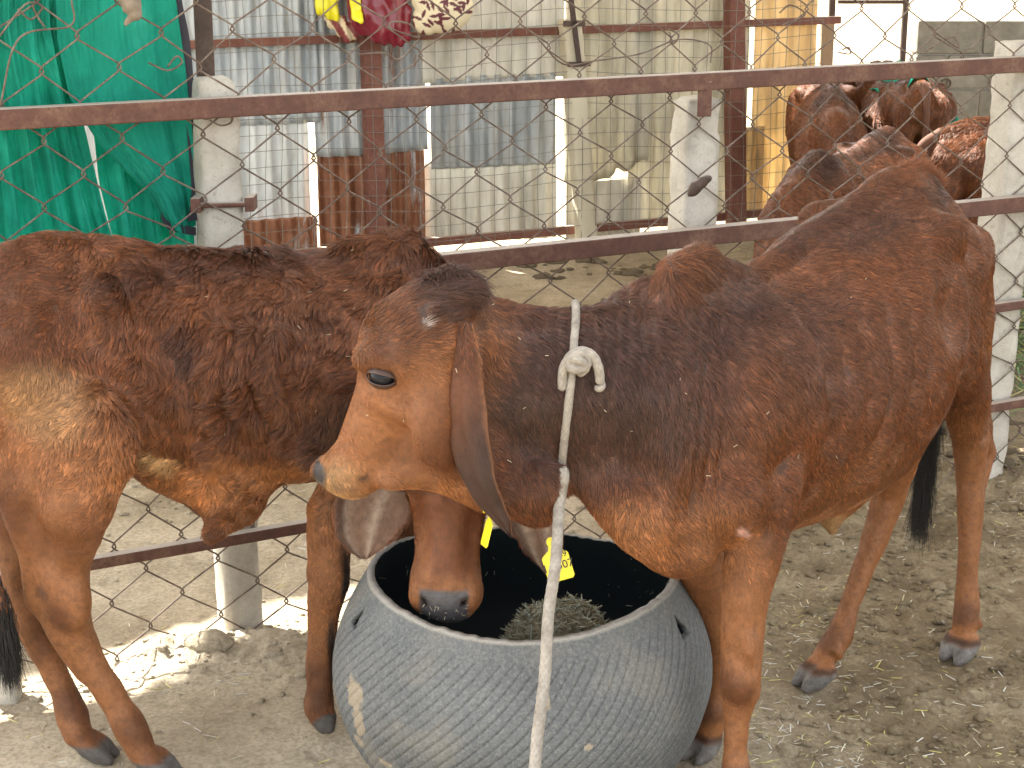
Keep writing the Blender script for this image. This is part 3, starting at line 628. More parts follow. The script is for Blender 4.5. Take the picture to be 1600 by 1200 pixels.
# ------------------------------------------------------------------ green shade net tied to the fence
def netting():
    root = empty('green_shade_net', at(150, 200, 3.72) * [1, 1, 0], 'folded green shade net hung on the fence at the upper left', 'shade net')
    def cloth(name, edge_l, edge_r, y0, y1, off, folds, amp, seed, pleat=1., n=150, k=90, bot=None, solid=.0012):
        V = []; F = []
        for j in range(k + 1):
            f = j / k; py = y0 + (y1 - y0) * f; xl, xr = np.interp(py, *edge_l), np.interp(py, *edge_r)
            for i in range(n + 1):
                u = i / n; x = xl + (xr - xl) * u; q = np.array([[u * 3, f * 1.2, seed * 1.]])
                yy = py + (bot(u) * f if bot else 0)
                ph = folds * u * 2 * math.pi + 1.6 * vnoise(q, 1.3, seed)[0] + f * .9
                w = amp * (.75 * math.sin(ph) + .25 * math.sin(2.3 * ph + 1)) * (.35 + .65 * f) + amp * .55 * vnoise(q, 5, seed + 2)[0] * pleat + .3 * amp * pleat * vnoise(q * [2.2, 1, 1], 9, seed + 3)[0]
                p = at(x, yy, 3.753 + (x - 388) / 2664 * 2.2 + .075 + off); V.append(p + np.array([-.468, .884, 0]) * w)
        for j in range(k):
            for i in range(n): a = j * (n + 1) + i; F.append((a, a + n + 1, a + n + 2, a + 1))
        o = link(name, mesh_np(name, V, np.array(F)), NET, root); md = o.modifiers.new('t', 'SOLIDIFY'); md.thickness = solid; return o
    cloth('net_sheet', ([-60, 500], [-90, -90]), ([-60, 45, 130, 250, 364, 500], [90, 92, 113, 141, 172, 205]), -60, 480, .05, 6.5, .022, 3)
    cloth('net_sheet', ([-60, 90, 190, 260, 364, 500], [96, 100, 148, 158, 184, 215]), ([-60, 100, 200, 300, 380, 480], [270, 287, 300, 303, 306, 300]), -60, 384, .08, 3.2, .020, 7, pleat=.5, bot=lambda u: 40 * (1 - u) ** 2)
    cloth('net_flap', ([-60, 60, 150, 230, 300, 350], [88, 90, 108, 160, 232, 262]), ([-60, 0, 90, 180, 260, 350], [266, 272, 286, 296, 303, 306]), -60, 352, .02, 1.5, .024, 11, pleat=.35, bot=lambda u: 12 * math.sin(u * 3))
    m = MB(); m.tube(spline([at(x, y, 3.56 + (x + 60) / 2664 * 2.2) for x, y in ((-90, 46), (0, 34), (60, 22), (130, 12), (210, 0), (260, -30))], 40), .042, 20, rfun=lambda th, s: 1 + .16 * math.sin(5 * th + 9 * s) + .08 * math.sin(9 * th - 14 * s)); o = m.build('net_roll', NET, root, smooth=True)
    m = MB()
    hem = [(268, -60), (276, 0), (288, 60), (294, 120), (297, 180), (302, 240), (306, 300), (300, 345)]
    P = spline([at(x, y, 3.84 + (x - 388) / 2664 * 2.2) for x, y in hem], 60); V = []; 
    for i, p in enumerate(P): V += [p + [-.010, 0, 0], p + [.010, .003, 0], p + [.010, .007, 0], p + [-.010, .004, 0]]
    F = [(4 * i + a, 4 * i + (a + 1) % 4, 4 * i + 4 + (a + 1) % 4, 4 * i + 4 + a) for i in range(len(P) - 1) for a in range(4)]; m.add(V, F)
    P = spline([at(x, y, 3.84 + (x - 388) / 2664 * 2.2) for x, y in ((252, 338), (262, 352), (282, 358), (306, 362))], 30); n0 = len(m.v); V = []
    for i, p in enumerate(P): V += [p + [0, 0, -.009], p + [0, 0, .009], p + [0, .004, .009], p + [0, .004, -.009]]
    m.add(V, [(4 * i + a, 4 * i + (a + 1) % 4, 4 * i + 4 + (a + 1) % 4, 4 * i + 4 + a) for i in range(len(P) - 1) for a in range(4)])
    m.build('hem', mat('black_webbing', (.02, .02, .03), .8), root)
def b_(t, p):
    o = t.nodes.new('ShaderNodeTexCoord').outputs['Object']; c = ramp(t, noise(t, 6, 5, .6, o), [(.3, (.003, .27, .18)), (.55, (.012, .45, .32)), (.75, (.07, .62, .47))])
    w = N(t, 'ShaderNodeTexWave'); w.inputs['Scale'].default_value = 190; w.wave_type = 'BANDS'; w.bands_direction = 'Z'; w.inputs['Distortion'].default_value = 1.5; t.links.new(o, w.inputs[0])
    c = mixc(t, .30, c, mixc(t, w.outputs['Fac'], (.0, .10, .07), (.14, .70, .55))); t.links.new(c, p.inputs['Base Color']); bump(t, p, w.outputs['Fac'], .25, .002)
    tr = N(t, 'ShaderNodeBsdfTranslucent'); t.links.new(c, tr.inputs[0]); mx = N(t, 'ShaderNodeMixShader'); mx.inputs[0].default_value = .5; t.links.new(p.outputs[0], mx.inputs[1]); t.links.new(tr.outputs[0], mx.inputs[2]); t.links.new(mx.outputs[0], t.nodes['Material Output'].inputs[0])
NET = mat('green_net', rough=.9, spec=.12, build=b_)
netting()

# ------------------------------------------------------------------ the unseen roof over the pen, with openings shaped to place the patches of sun
def roof():
    z = 4.2; sh = sun_dir[:2] / sun_dir[2] * z                       # a patch of sun on the ground lies this far from its gap
    holes = []                                                        # (polygon on the ground / at height h)
    def patch(pts, h=0.): holes.append((np.array([p[:2] for p in pts]) + sun_dir[:2] / sun_dir[2] * (z - h)))
    patch([gnd(-60, 1098), gnd(100, 1035), gnd(215, 997), gnd(353, 958), gnd(421, 935), gnd(475, 928), gnd(640, 890), gnd(640, 940), gnd(545, 972), gnd(479, 1000), gnd(421, 1000), gnd(356, 1022), gnd(291, 1052), gnd(169, 1086), gnd(-60, 1140)])
    patch([gnd(735, 466), gnd(800, 432), gnd(852, 409), gnd(846, 400), gnd(780, 424), gnd(730, 452)])
    patch([gnd(860, 422), gnd(905, 402), gnd(900, 396), gnd(858, 414)]); patch([gnd(925, 500), gnd(1010, 448), gnd(1000, 432), gnd(930, 480)])
    sd_ = nrm(sun_dir[:2]); pd_ = np.array([-sd_[1], sd_[0]])
    def bar(c, h, a, b): c = np.asarray(c)[:2]; patch([c + sd_ * a + pd_ * b, c - sd_ * a + pd_ * b, c - sd_ * a - pd_ * b, c + sd_ * a - pd_ * b], h)
    bar((1.14, 5.72), .92, .18, .13); bar((1.34, 6.02), .93, .12, .10); bar((1.62, 6.24), .90, .20, .14); bar((1.45, 8.2), .88, .2, .12); bar((1.86, 7.75), .92, .06, .05)
    patch([(1.45, 7.7), (1.62, 7.7), (1.62, 7.9), (1.45, 7.9)], .85); patch([(1.7, 7.3), (2.1, 7.3), (2.1, 7.45), (1.7, 7.45)], .9)
    x = np.arange(-9, 9, .028); y0 = 3.8; y = np.arange(y0, 14, .028); X, Y = np.meshgrid(x, y, indexing='ij'); cx, cy = X[:-1, :-1] + .014, Y[:-1, :-1] + .014; keep = np.ones(cx.shape, bool)
    for H in holes:
        ins = np.zeros(cx.shape, bool)
        for i in range(len(H)):
            (xa, ya), (xb, yb) = H[i], H[(i + 1) % len(H)]; c = ((ya > cy) != (yb > cy)) & (cx < (xb - xa) * (cy - ya) / (yb - ya + 1e-12) + xa); ins ^= c
        keep &= ~ins
    keep &= ~((Y[:-1, :-1] * .93 - (X[:-1, :-1]) * .37 > 10.3))
    gi = np.arange(X.size).reshape(X.shape); Q = np.stack([gi[:-1, :-1], gi[1:, :-1], gi[1:, 1:], gi[:-1, 1:]], -1)[keep]
    Z = z + .012 * np.sin(X / .076 * 2 * np.pi)
    o = link('shed_roof', mesh_np('shed_roof', np.stack([X, Y, Z], -1).reshape(-1, 3), Q), mat('pale_roof_sheet', (.62, .60, .56), .6)); md = o.modifiers.new('t', 'SOLIDIFY'); md.thickness = .004  # pale colour picked to bounce more fill towards the back
    tag(o, 'corrugated shed roof shading the pen, out of view, with holes shaped to place sun patches', 'roof')
roof()
# ------------------------------------------------------------------ tyre trough
def trough():
    cx, cy = .020, 3.10; root = empty('tyre_trough', (cx, cy, 0), 'round grey feed trough made from an inside-out tyre with slanting tread grooves', 'trough')
    pr = np.array([(.245, .004), (.300, .035), (.342, .095), (.366, .165), (.371, .215), (.362, .270), (.340, .325), (.312, .372), (.293, .405)]); prof = spline(np.c_[pr, 0 * pr[:, 0]], 120)[:, :2]
    nt_, G = 1080, 86; th = np.arange(nt_) * 2 * np.pi / nt_; V = []
    TH, J = np.meshgrid(th, np.arange(120), indexing='ij'); r = prof[J, 0]; h = prof[J, 1]; f = h / .405
    warp_ = f ** 2 * (.014 * np.cos(2 * TH + .5) + .003 * np.cos(3 * TH + 1) ); ecc = 1 + f ** 2 * .03 * np.cos(2 * TH + .6)
    tgr = TH - (h * 3.1) - .06 * np.sin(f * 4) + .006 * vnoise(np.stack([np.cos(TH) * 2, np.sin(TH) * 2, h * 6], -1).reshape(-1, 3), 2.5, 3).reshape(TH.shape); ph = (tgr * G / (2 * np.pi)) % 1.0
    gr = np.exp(-((ph - .5) / .075) ** 2) * sstep(.03, .15, f) * (1 - sstep(.86, .95, f)); P3 = np.stack([np.cos(TH) * r, np.sin(TH) * r, h], -1)
    rr = r * ecc - .0032 * gr + .0012 * fbm(P3.reshape(-1, 3), 25, 3, 3).reshape(r.shape)
    rimn = sstep(.975, 1, f) * .0022 * vnoise(P3.reshape(-1, 3), 70, 5).reshape(r.shape)
    P = np.stack([cx + rr * np.cos(TH), cy + rr * np.sin(TH), h + warp_ + rimn], -1)
    In = np.stack([cx + (r * ecc - .013) * np.cos(TH), cy + (r * ecc - .013) * np.sin(TH), h + warp_ + rimn ], -1)
    # two cut handles
    def hole(px, py, w, hgt, flip):
        c = at(px, py, 3.0); a0 = math.atan2(c[1] - cy, c[0] - cx); return a0, w, hgt, flip
    hl = [(R(-27.0), .062, .0, 1), (R(197), .062, .0, -1)]; ctr = (TH + np.pi) % (2 * np.pi) - np.pi; cut = np.zeros(TH.shape, bool)
    for a0, w, _, flip in hl:
        dt = (ctr - a0 + np.pi) % (2 * np.pi) - np.pi; u = dt / w; v = (h - .352) / .025; cut |= (v > -.9) & (v < .95) & (np.abs(u + .25 * flip * v) < (.95 - v) * .55) & (np.abs(u) < 1)
    vert = np.concatenate([P.reshape(-1, 3), In.reshape(-1, 3)]); idx = np.arange(nt_ * 120).reshape(nt_, 120); nx_ = np.roll(idx, -1, 0); K = ~(cut[:, :-1] & cut[:, 1:] & np.roll(cut, -1, 0)[:, :-1])
    o1 = np.stack([idx[:, :-1], nx_[:, :-1], nx_[:, 1:], idx[:, 1:]], -1)[K]; off = nt_ * 120; i1 = (np.stack([idx[:, :-1], idx[:, 1:], nx_[:, 1:], nx_[:, :-1]], -1) + off)[K]
    rim = np.stack([idx[:, -1], nx_[:, -1], nx_[:, -1] + off, idx[:, -1] + off], -1); Qs = [o1, i1, rim]
    for (dx, dy) in ((1, 0), (-1, 0), (0, 1), (0, -1)):                # walls of the cut handles
        Kn = np.roll(K, -dx, 0) if dx else (np.pad(K, ((0, 0), (0, 1)))[:, 1:] if dy > 0 else np.pad(K, ((0, 0), (1, 0)), constant_values=True)[:, :-1])
        E = np.argwhere(~K & Kn)
        for i, j in E:
            if j >= 118: continue
            a, b = ((((i + 1) % nt_), j), (((i + 1) % nt_), j + 1)) if dx > 0 else (((i, j + 1), (i, j)) if dx < 0 else (((i + 1) % nt_, j + 1), (i, j + 1)) if dy > 0 else ((i, j), ((i + 1) % nt_, j)))
            Qs.append(np.array([[idx[a], idx[b], idx[b] + off, idx[a] + off]]))
    col = np.tile(np.array((.112, .119, .120)), (len(vert), 1)); w1 = vert[:, :]; nb = fbm(w1, 7, 4, 2)[:, None]; col = col * (1 + .30 * nb)
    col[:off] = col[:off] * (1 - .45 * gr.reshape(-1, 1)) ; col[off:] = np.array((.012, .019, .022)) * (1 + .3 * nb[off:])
    dk = sstep(.15, .5, fbm(w1[:off] * [1, 1, .7], 4.5, 4, 6))[:, None]; col[:off] = col[:off] * (1 - .5 * dk) + np.array((.045, .062, .070)) * .5 * dk
    mdk = (sstep(.12, .45, fbm(w1[:off] + 3.3, 9, 5, 21)) * (1 - .55 * np.tile(f.reshape(-1), 1)) * .42)[:, None]; col[:off] = col[:off] * (1 - mdk) + np.array((.26, .225, .175)) * mdk
    rimw = sstep(.982, .996, np.tile(f.reshape(-1), 2))[:, None]; col = col * (1 - rimw) + np.array((.30, .28, .25)) * rimw
    for p, rad in ((at(553, 1090, 2.90), (.017, .08, .035)), (at(562, 1130, 2.90), (.013, .08, .03)), (at(558, 1165, 2.9), (.012, .08, .014)), (at(920, 1168, 2.75), (.008, .08, .006)), (at(856, 1105, 2.74), (.006, .06, .012)), (at(600, 1196, 2.84), (.016, .08, .008))):
        d = np.sqrt((((w1 - p) / rad) ** 2).sum(1)) + .35 * vnoise(w1, 90, 3); m_ = (1 - sstep(.8, 1.05, d))[:, None]; col = col * (1 - m_) + np.array((.30, .245, .175)) * m_
    bottom = sstep(.0, .16, f.reshape(-1)); dm = np.ones(len(vert)); dm[:off] = bottom; col = col * dm[:, None] + np.array((.30, .25, .19)) * (1 - dm[:, None]) * (.6) + col * (1 - dm[:, None]) * .4
    me = mesh_np('shell', vert, np.concatenate(Qs), cols=col); uv = me.attributes.new('tread', 'FLOAT_VECTOR', 'POINT'); uvv = np.stack([np.concatenate([(tgr * 40).reshape(-1), .5 + 0 * h.reshape(-1)]), np.concatenate([(h * 95).reshape(-1), .5 + 0 * h.reshape(-1)]), 0 * vert[:, 0]], 1); uv.data.foreach_set('vector', uvv.astype(np.float32).ravel())
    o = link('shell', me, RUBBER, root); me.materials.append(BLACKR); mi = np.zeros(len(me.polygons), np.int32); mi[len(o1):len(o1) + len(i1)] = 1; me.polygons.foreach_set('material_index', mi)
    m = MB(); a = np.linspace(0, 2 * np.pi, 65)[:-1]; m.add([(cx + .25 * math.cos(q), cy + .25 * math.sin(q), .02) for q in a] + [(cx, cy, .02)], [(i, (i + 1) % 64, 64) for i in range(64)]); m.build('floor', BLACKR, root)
    # feed heaped in the trough
    n = 150; X, Y = np.meshgrid(np.linspace(-1, 1, n), np.linspace(-1, 1, n), indexing='ij'); rr_ = np.hypot(X, Y); th_ = np.arctan2(Y, X); s = np.minimum(rr_, 1) / np.maximum(rr_, 1e-6); Rr = .335
    x, y = cx + X * Rr * np.maximum(np.abs(X), np.abs(Y)) / np.maximum(rr_, 1e-6), cy + Y * Rr * np.maximum(np.abs(X), np.abs(Y)) / np.maximum(rr_, 1e-6); Pq = np.stack([x, y, 0 * x], -1).reshape(-1, 3)
    hf = lambda x, y: -.06 + .385 * np.exp(-(np.abs((x - .10) / .185) ** 3 + np.abs((y - 3.13) / .13) ** 3)) * (1 + .10 * fbm(np.stack([x, y, 0 * x], -1).reshape(-1, 3), 9, 2, 8).reshape(np.shape(x)))  + .12 * np.exp(-(((x - .04) / .08) ** 2 + ((y - 3.0) / .08) ** 2)) + .010 * fbm(np.stack([x, y, 0 * x], -1).reshape(-1, 3), 25, 4, 3).reshape(np.shape(x))
    gi = np.arange(n * n).reshape(n, n); q = np.stack([gi[:-1, :-1], gi[1:, :-1], gi[1:, 1:], gi[:-1, 1:]], -1).reshape(-1, 4)
    def b_(t, p):
        o_ = t.nodes.new('ShaderNodeTexCoord').outputs['Object']; t.links.new(ramp(t, noise(t, 90, 6, .8, o_), [(.35, (.10, .08, .045)), (.55, (.30, .25, .16)), (.7, (.55, .50, .38))]), p.inputs['Base Color']); bump(t, p, noise(t, 160, 5, .8, o_), .9, .008)
    feed = link('chopped_feed', mesh_np('chopped_feed', np.stack([x, y, hf(x, y)], -1).reshape(-1, 3), q), mat('feed', rough=.9, build=b_)); tag(feed, 'heap of chopped straw feed lying inside the tyre trough', 'feed', kind='stuff')
    def pl(g_, n_):
        r_ = .31 * np.sqrt(g_.random(n_)); a_ = g_.random(n_) * 2 * np.pi; x_, y_ = cx + r_ * np.cos(a_), cy + r_ * np.sin(a_); k = hf(x_, y_) > .08; x_, y_ = x_[k], y_[k]; return np.stack([x_, y_, hf(x_, y_) + .004], 1)
    st = scatter_blades('feed_stalks', 9000, pl, .010, .040, .0024, [(.42, .40, .28), (.30, .25, .14), (.50, .50, .40), (.20, .16, .09), (.36, .42, .36)], '', '', parent=feed, tilt=.4, seed=15)
    g_ = np.random.default_rng(33); P = []                             # bits stuck to the dark inner wall
    # bits clinging to the inner wall
    P = []; 
    for k in range(60):
        a_ = g_.uniform(.2, 2.9); hh = g_.uniform(.22, .37); r_ = np.interp(hh, prof[:, 1], prof[:, 0]) - .018; P.append((cx + r_ * math.cos(a_), cy + r_ * math.sin(a_), hh))
    scatter_blades('clinging_stalks', 60, lambda a_, b_: np.array(P), .006, .02, .0016, [(.6, .6, .5)], '', '', parent=feed, tilt=1., seed=16)
    pass
def b_(t, p):
    a = N(t, 'ShaderNodeAttribute'); a.attribute_name = 'col'; u = N(t, 'ShaderNodeAttribute'); u.attribute_name = 'tread'
    v = N(t, 'ShaderNodeTexVoronoi'); v.feature = 'DISTANCE_TO_EDGE'; v.inputs['Scale'].default_value = 3.1; t.links.new(u.outputs['Vector'], v.inputs['Vector'])
    e = ramp(t, v.outputs['Distance'], [(.03, (0, 0, 0)), (.11, (1, 1, 1))]); n = noise(t, 150, 4, .7)
    c = mixc(t, e, mixc(t, .42, a.outputs[0], (.04, .045, .05)), a.outputs[0]); c = mixc(t, ramp(t, n, [(.45, (0, 0, 0)), (.7, (.35, .35, .35))]), c, (.30, .29, .27)); t.links.new(c, p.inputs['Base Color'])
    bp = N(t, 'ShaderNodeBump'); bp.inputs['Strength'].default_value = .28; bp.inputs['Distance'].default_value = .0025; t.links.new(e, bp.inputs['Height']); t.links.new(bp.outputs[0], p.inputs['Normal'])
RUBBER = mat('dusty_rubber', rough=.78, spec=.3, build=b_)
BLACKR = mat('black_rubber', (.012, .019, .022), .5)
trough()

# ------------------------------------------------------------------ rope on the front calf
def b_(t, p):
    o = t.nodes.new('ShaderNodeTexCoord').outputs['Object']; a = N(t, 'ShaderNodeAttribute'); a.attribute_name = 'groove'
    c = ramp(t, noise(t, 45, 5, .7, o), [(.3, (.15, .135, .115)), (.6, (.31, .285, .245))]); c = mixc(t, a.outputs['Fac'], c, (.20, .17, .145)); t.links.new(c, p.inputs['Base Color']); bump(t, p, noise(t, 900, 2, .5, o), .5, .001)
ROPE = mat('braided_rope', rough=.85, spec=.2, build=b_)
def rope_mesh(P, r, n=22, step=.0022, seed=0, name='rope', parent=None):
    P = np.asarray(P, float); L = np.concatenate([[0], np.cumsum(np.linalg.norm(np.diff(P, axis=0), axis=1))]); m = max(6, int(L[-1] / step)); s = np.linspace(0, L[-1], m); P = np.stack([np.interp(s, L, P[:, c]) for c in range(3)], 1)
    T = np.gradient(P, axis=0); T /= np.linalg.norm(T, axis=1)[:, None]; u = nrm(np.cross(T[0], (0, .3, 1) if abs(T[0][2]) < .9 else (1, 0, 0))); V = []; G = []; lay = 2 * math.pi / (r * 3.4)
    a = np.arange(n) * 2 * np.pi / n
    for i in range(m):
        u = nrm(u - T[i] * (u @ T[i])); w = np.cross(T[i], u); q1 = np.cos(2 * (a + lay * .5 * s[i])); q2 = np.cos(2 * (a - lay * .5 * s[i])); k = np.maximum(np.abs(np.cos(1.5 * a * 2 + lay * s[i] * 1.0)), np.abs(np.cos(1.5 * a * 2 - lay * s[i] * 1.0 + .8)))
        k = np.clip((k - .70) / .30, 0, 1); en = min(1, min(i, m - 1 - i) / 3 + .35); rr = r * en * (.92 + .09 * k + .04 * vnoise(np.array([[s[i] * 60, seed, 0]]), 1)[0])
        V.append(P[i] + np.cos(a)[:, None] * u * rr[:, None] + np.sin(a)[:, None] * w * rr[:, None]); G.append(1 - k)
    V = np.concatenate(V); G = np.concatenate(G) * .55; idx = np.arange(m * n).reshape(m, n); nx_ = np.roll(idx, -1, 1); Q = np.stack([idx[:-1], nx_[:-1], nx_[1:], idx[1:]], -1).reshape(-1, 4)
    V = np.vstack([V, P[0], P[-1]]); G = np.append(G, [0, 0]); c0, c1 = m * n, m * n + 1; e = [(idx[0, (k + 1) % n], idx[0, k], c0, c0) for k in range(n)] + [(idx[-1, k], idx[-1, (k + 1) % n], c1, c1) for k in range(n)]
    me = mesh_np(name, V, Q, extra={'groove': G}); return link(name, me, ROPE, parent)
def halter(bvh):
    def near(px, py, lift=.006):
        d = ray(px, py); l, n, i, ds = bvh.ray_cast(Vector((0, 0, CAM_H)), Vector(nrm(d))); return None if l is None else np.array(l) - nrm(d) * lift
    root = empty('rope', at(880, 740, 2.72), 'dirty white braided rope knotted round the front calf\'s neck and hanging down past the trough', 'rope')
    ys = [(900, 492), (899, 510), (897, 535), (896, 560), (893, 590), (889, 625), (885, 660), (881, 695), (878, 725)]; P = [near(*q) for q in ys]; P = [p for p in P if p is not None]
    top = P[0]; far = []
    for z in np.linspace(top[2] - .03, .70, 8):
        x = np.interp(z, [.7, top[2]], [.10, top[0]]); l, n, i, ds = bvh.ray_cast(Vector((x, 3.6, z)), Vector((0, -1, 0)))
        if l is not None: far.append(np.array(l) + [0, .006, 0])
    k0 = at(877, 742, P[-1][1] - .014)
    loop = spline([k0 + [0, .008, 0]] + P[::-1] + [top + [0, .035, .012]] + far[:7] + [np.array([.085, 2.80, .665]), k0 + [.002, .02, -.004]], 240)
    rope_mesh(loop, .0072, name='neck_loop', parent=root)
    kn = near(903, 566, .010); rx = np.array([1, 0, 0]); rz = np.array([0, .15, 1.]); ry = np.array([0, -1., .1])
    K = lambda x, z, y=0.: kn + rx * x * .00107 + rz * (-z) * .00107 + ry * y
    rope_mesh(spline([K(-24, 44, .002), K(-24, 20, .006), K(-20, 2, .010), K(-6, -12, .014), K(10, -14, .012), K(16, -2, .010), K(4, 8, .016), K(-12, 6, .016), K(-14, -8, .006), K(4, -18, .004), K(22, -12, .010), K(31, 6, .012), K(34, 26, .008), K(33, 34, .006)], 120), .0082, name='knot', parent=root, seed=2)
    rope_mesh(spline([K(-18, 6, .004), K(-8, -6, .016), K(4, -4, .020), K(12, 6, .012), K(6, 14, .004)], 50), .0078, name='knot', parent=root, seed=12); rope_mesh(spline([K(-16, -6, .006), K(-4, 2, .014), K(8, 12, .008), K(-2, 18, .002)], 40), .0075, name='knot', parent=root, seed=13)
    rope_mesh(spline([K(27, 36, .004), K(33, 40, .010), K(38, 35, .006), K(34, 30, .001)], 24), .0062, name='knot_end', parent=root, seed=4)
    lead = spline([k0 + [0, 0, .012], k0 + [.004, -.012, 0], at(874, 790, k0[1] - .02), at(868, 880, 2.63), at(857, 960, 2.58), at(851, 1060, 2.51), at(840, 1150, 2.44), at(833, 1240, 2.37), at(824, 1380, 2.25), np.array([.012, 2.08, .012]), np.array([-.02, 1.9, .012]), np.array([-.12, 1.5, .012])], 300)
    rope_mesh(lead, .0098, name='lead', parent=root, seed=6)
    c = k0 + [0, -.008, 0]; rope_mesh(spline([c + [.006, 0, .010], c + [.0, -.007, .004], c + [-.007, 0, -.002], c + [0, .007, -.008], c + [.007, 0, -.004], c + [0, -.007, .002]], 60), .0045, name='knot', parent=root, seed=7)

# ------------------------------------------------------------------ bags on the wall rail
def bag(name, prims, m, label, cat, noise_=(.02, 12), colf=None, vox=.008, fold=.006):
    S = Sculpt((0, 0), 0, vox)
    for P, r in prims: S.chain(P, r, .03, n=(0, 1, 0), e=.6)
    V, Q = S.mesh(); V = relax(V, Q, 2); n = vnormals(V, Q); V = V + n * (noise_[0] * fbm(V * [1, 1, .55], noise_[1], 3, 5) + fold * np.sin(V[:, 0] * 130 + 6 * vnoise(V, 8, 2)))[:, None]
    o = link(name, mesh_np(name, V, Q, cols=colf(V) if colf else None), m); tag(o, label, cat)
def bags():
    a = lambda x, y, d=7.95: at(x, y, d)
    def b_(t, p): q = N(t, 'ShaderNodeAttribute'); q.attribute_name = 'col'; t.links.new(q.outputs[0], p.inputs['Base Color'])
    VC = mat('printed_cloth', rough=.6, build=b_)
    bag('plastic_bag', [([a(560, -30), a(572, 25), a(600, 45), a(618, 66)], [.06, .085, .075, .03]), ([a(600, -30), a(625, 20), a(632, 55)], [.05, .05, .03])], mat('maroon_plastic', (.16, .012, .025), .22), 'shiny maroon plastic bag hanging from the wall rail beside the red post', 'plastic bag')
    g_ = random.Random(3); lv = [(g_.uniform(640, 735), g_.uniform(-20, 56), g_.uniform(0, math.pi)) for _ in range(46)]
    L = [(a(x, y), t) for x, y, t in lv]
    def cf(V):
        c = np.tile(np.array((.62, .55, .38)), (len(V), 1))
        for p, t in L:
            dx, dz = V[:, 0] - p[0], V[:, 2] - p[2]; u, v = dx * math.cos(t) + dz * math.sin(t), -dx * math.sin(t) + dz * math.cos(t); m = np.abs(v) < .0075 * (1 - (u / .024) ** 2); c[m & (np.abs(u) < .024)] = (.09, .015, .025)
        return c
    bag('cloth_bundle', [([a(665, -25), a(685, 18), a(668, 30)], [.09, .095, .07]), ([a(700, -25), a(705, 10)], [.07, .10])], VC, 'cream cloth bundle printed with dark leaves hanging on the wall rail', 'cloth bundle', colf=cf, vox=.0045, noise_=(.012, 8), fold=.001)
    bag('yellow_bag', [([a(520, -30, 8.0), a(508, 8, 8.0), a(525, 28, 8.0)], [.05, .055, .03]), ([a(552, -20, 7.9), a(556, 20, 7.9), a(563, 34, 7.86)], [.03, .03, .015])], mat('yellow_film', (.72, .66, .02), .35), 'bright yellow plastic bag bunched on the rail left of the red post', 'plastic bag')
    bag('checked_cloth', [([a(500, -20, 8.05), a(520, 30, 8.02), a(545, 52, 8.0)], [.03, .05, .04])], VC, 'cream and maroon cloth scrap under the yellow bag', 'cloth', colf=lambda V: np.where((np.sin(V[:, 0:1] * 95 + V[:, 2:3] * 60) > .2), np.array((.60, .50, .33)), np.array((.17, .03, .03))), vox=.006)
bags()
def fodder():
    def pl(g_, n): x = g_.normal(2.0, .35, n); y = g_.normal(7.2, .7, n); return np.stack([x, y, .01 + .05 * g_.random(n) * np.exp(-((x - 2.0) / .4) ** 2)], 1)
    scatter_blades('green_fodder', 9000, pl, .03, .09, .006, [(.10, .20, .06), (.16, .28, .10), (.38, .38, .14), (.07, .16, .08), (.5, .46, .2)], 'spread of green cut fodder on the ground behind the right-hand post', 'fodder', tilt=.35, seed=19)
fodder()
# ------------------------------------------------------------------ calves
RED, DARK, TAN, PALE, GREYBR, BLACKH = [np.array(c) for c in ((.128, .043, .0145), (.034, .0150, .0105), (.30, .122, .044), (.46, .28, .13), (.13, .09, .075), (.008, .007, .007))]
HOOF, NOSE = np.array((.17, .16, .15)), np.array((.075, .075, .082))
def blend(V, base, blobs, seed=0):
    base = np.asarray(base, float); c = base.copy() if base.ndim == 2 else np.tile(base, (len(V), 1))
    wob = np.stack([vnoise(V, 9, seed + q) for q in range(3)], 1) * .025
    for p, r, col, s in blobs:
        r = np.broadcast_to(np.asarray(r, float), (3,)); d = np.sqrt((((V + wob - p) / r) ** 2).sum(1))
        w = (s * (1 - sstep(.45, 1.15, d)))[:, None]; c = c * (1 - w) + np.asarray(col, float) * w
    return c
def leg(S, P, r, k=.018, hoof=None, hdir=None, hs=1.):
    S.chain(P, r, k)
    if hoof is not None:
        h, f = np.asarray(hoof, float), nrm(hdir); sd = np.array([-f[1], f[0], 0])
        for q in (-1, 1):                               # two claws
            c = h + sd * q * .0165 * hs
            S.chain([c + f * -.012 * hs + [0, 0, .034 * hs], c + f * .012 * hs + [0, 0, .020 * hs], c + f * .036 * hs + [0, 0, .008]], [.022 * hs, .021 * hs, .011 * hs], .006)
            S.chain([h - f * .034 * hs + sd * q * .016 + [0, 0, .075 * hs], h - f * .043 * hs + sd * q * .018 + [0, 0, .062 * hs]], [.011 * hs, .008 * hs], .006)   # dew claws
def hoofness(V, hoofs, hs=1.):
    w = np.zeros(len(V))
    for h in hoofs: w = np.maximum(w, (np.linalg.norm((V - h)[:, :2], axis=1) < .085 * hs) * (1 - sstep(.036 * hs, .046 * hs, V[:, 2] - h[2])))
    return w
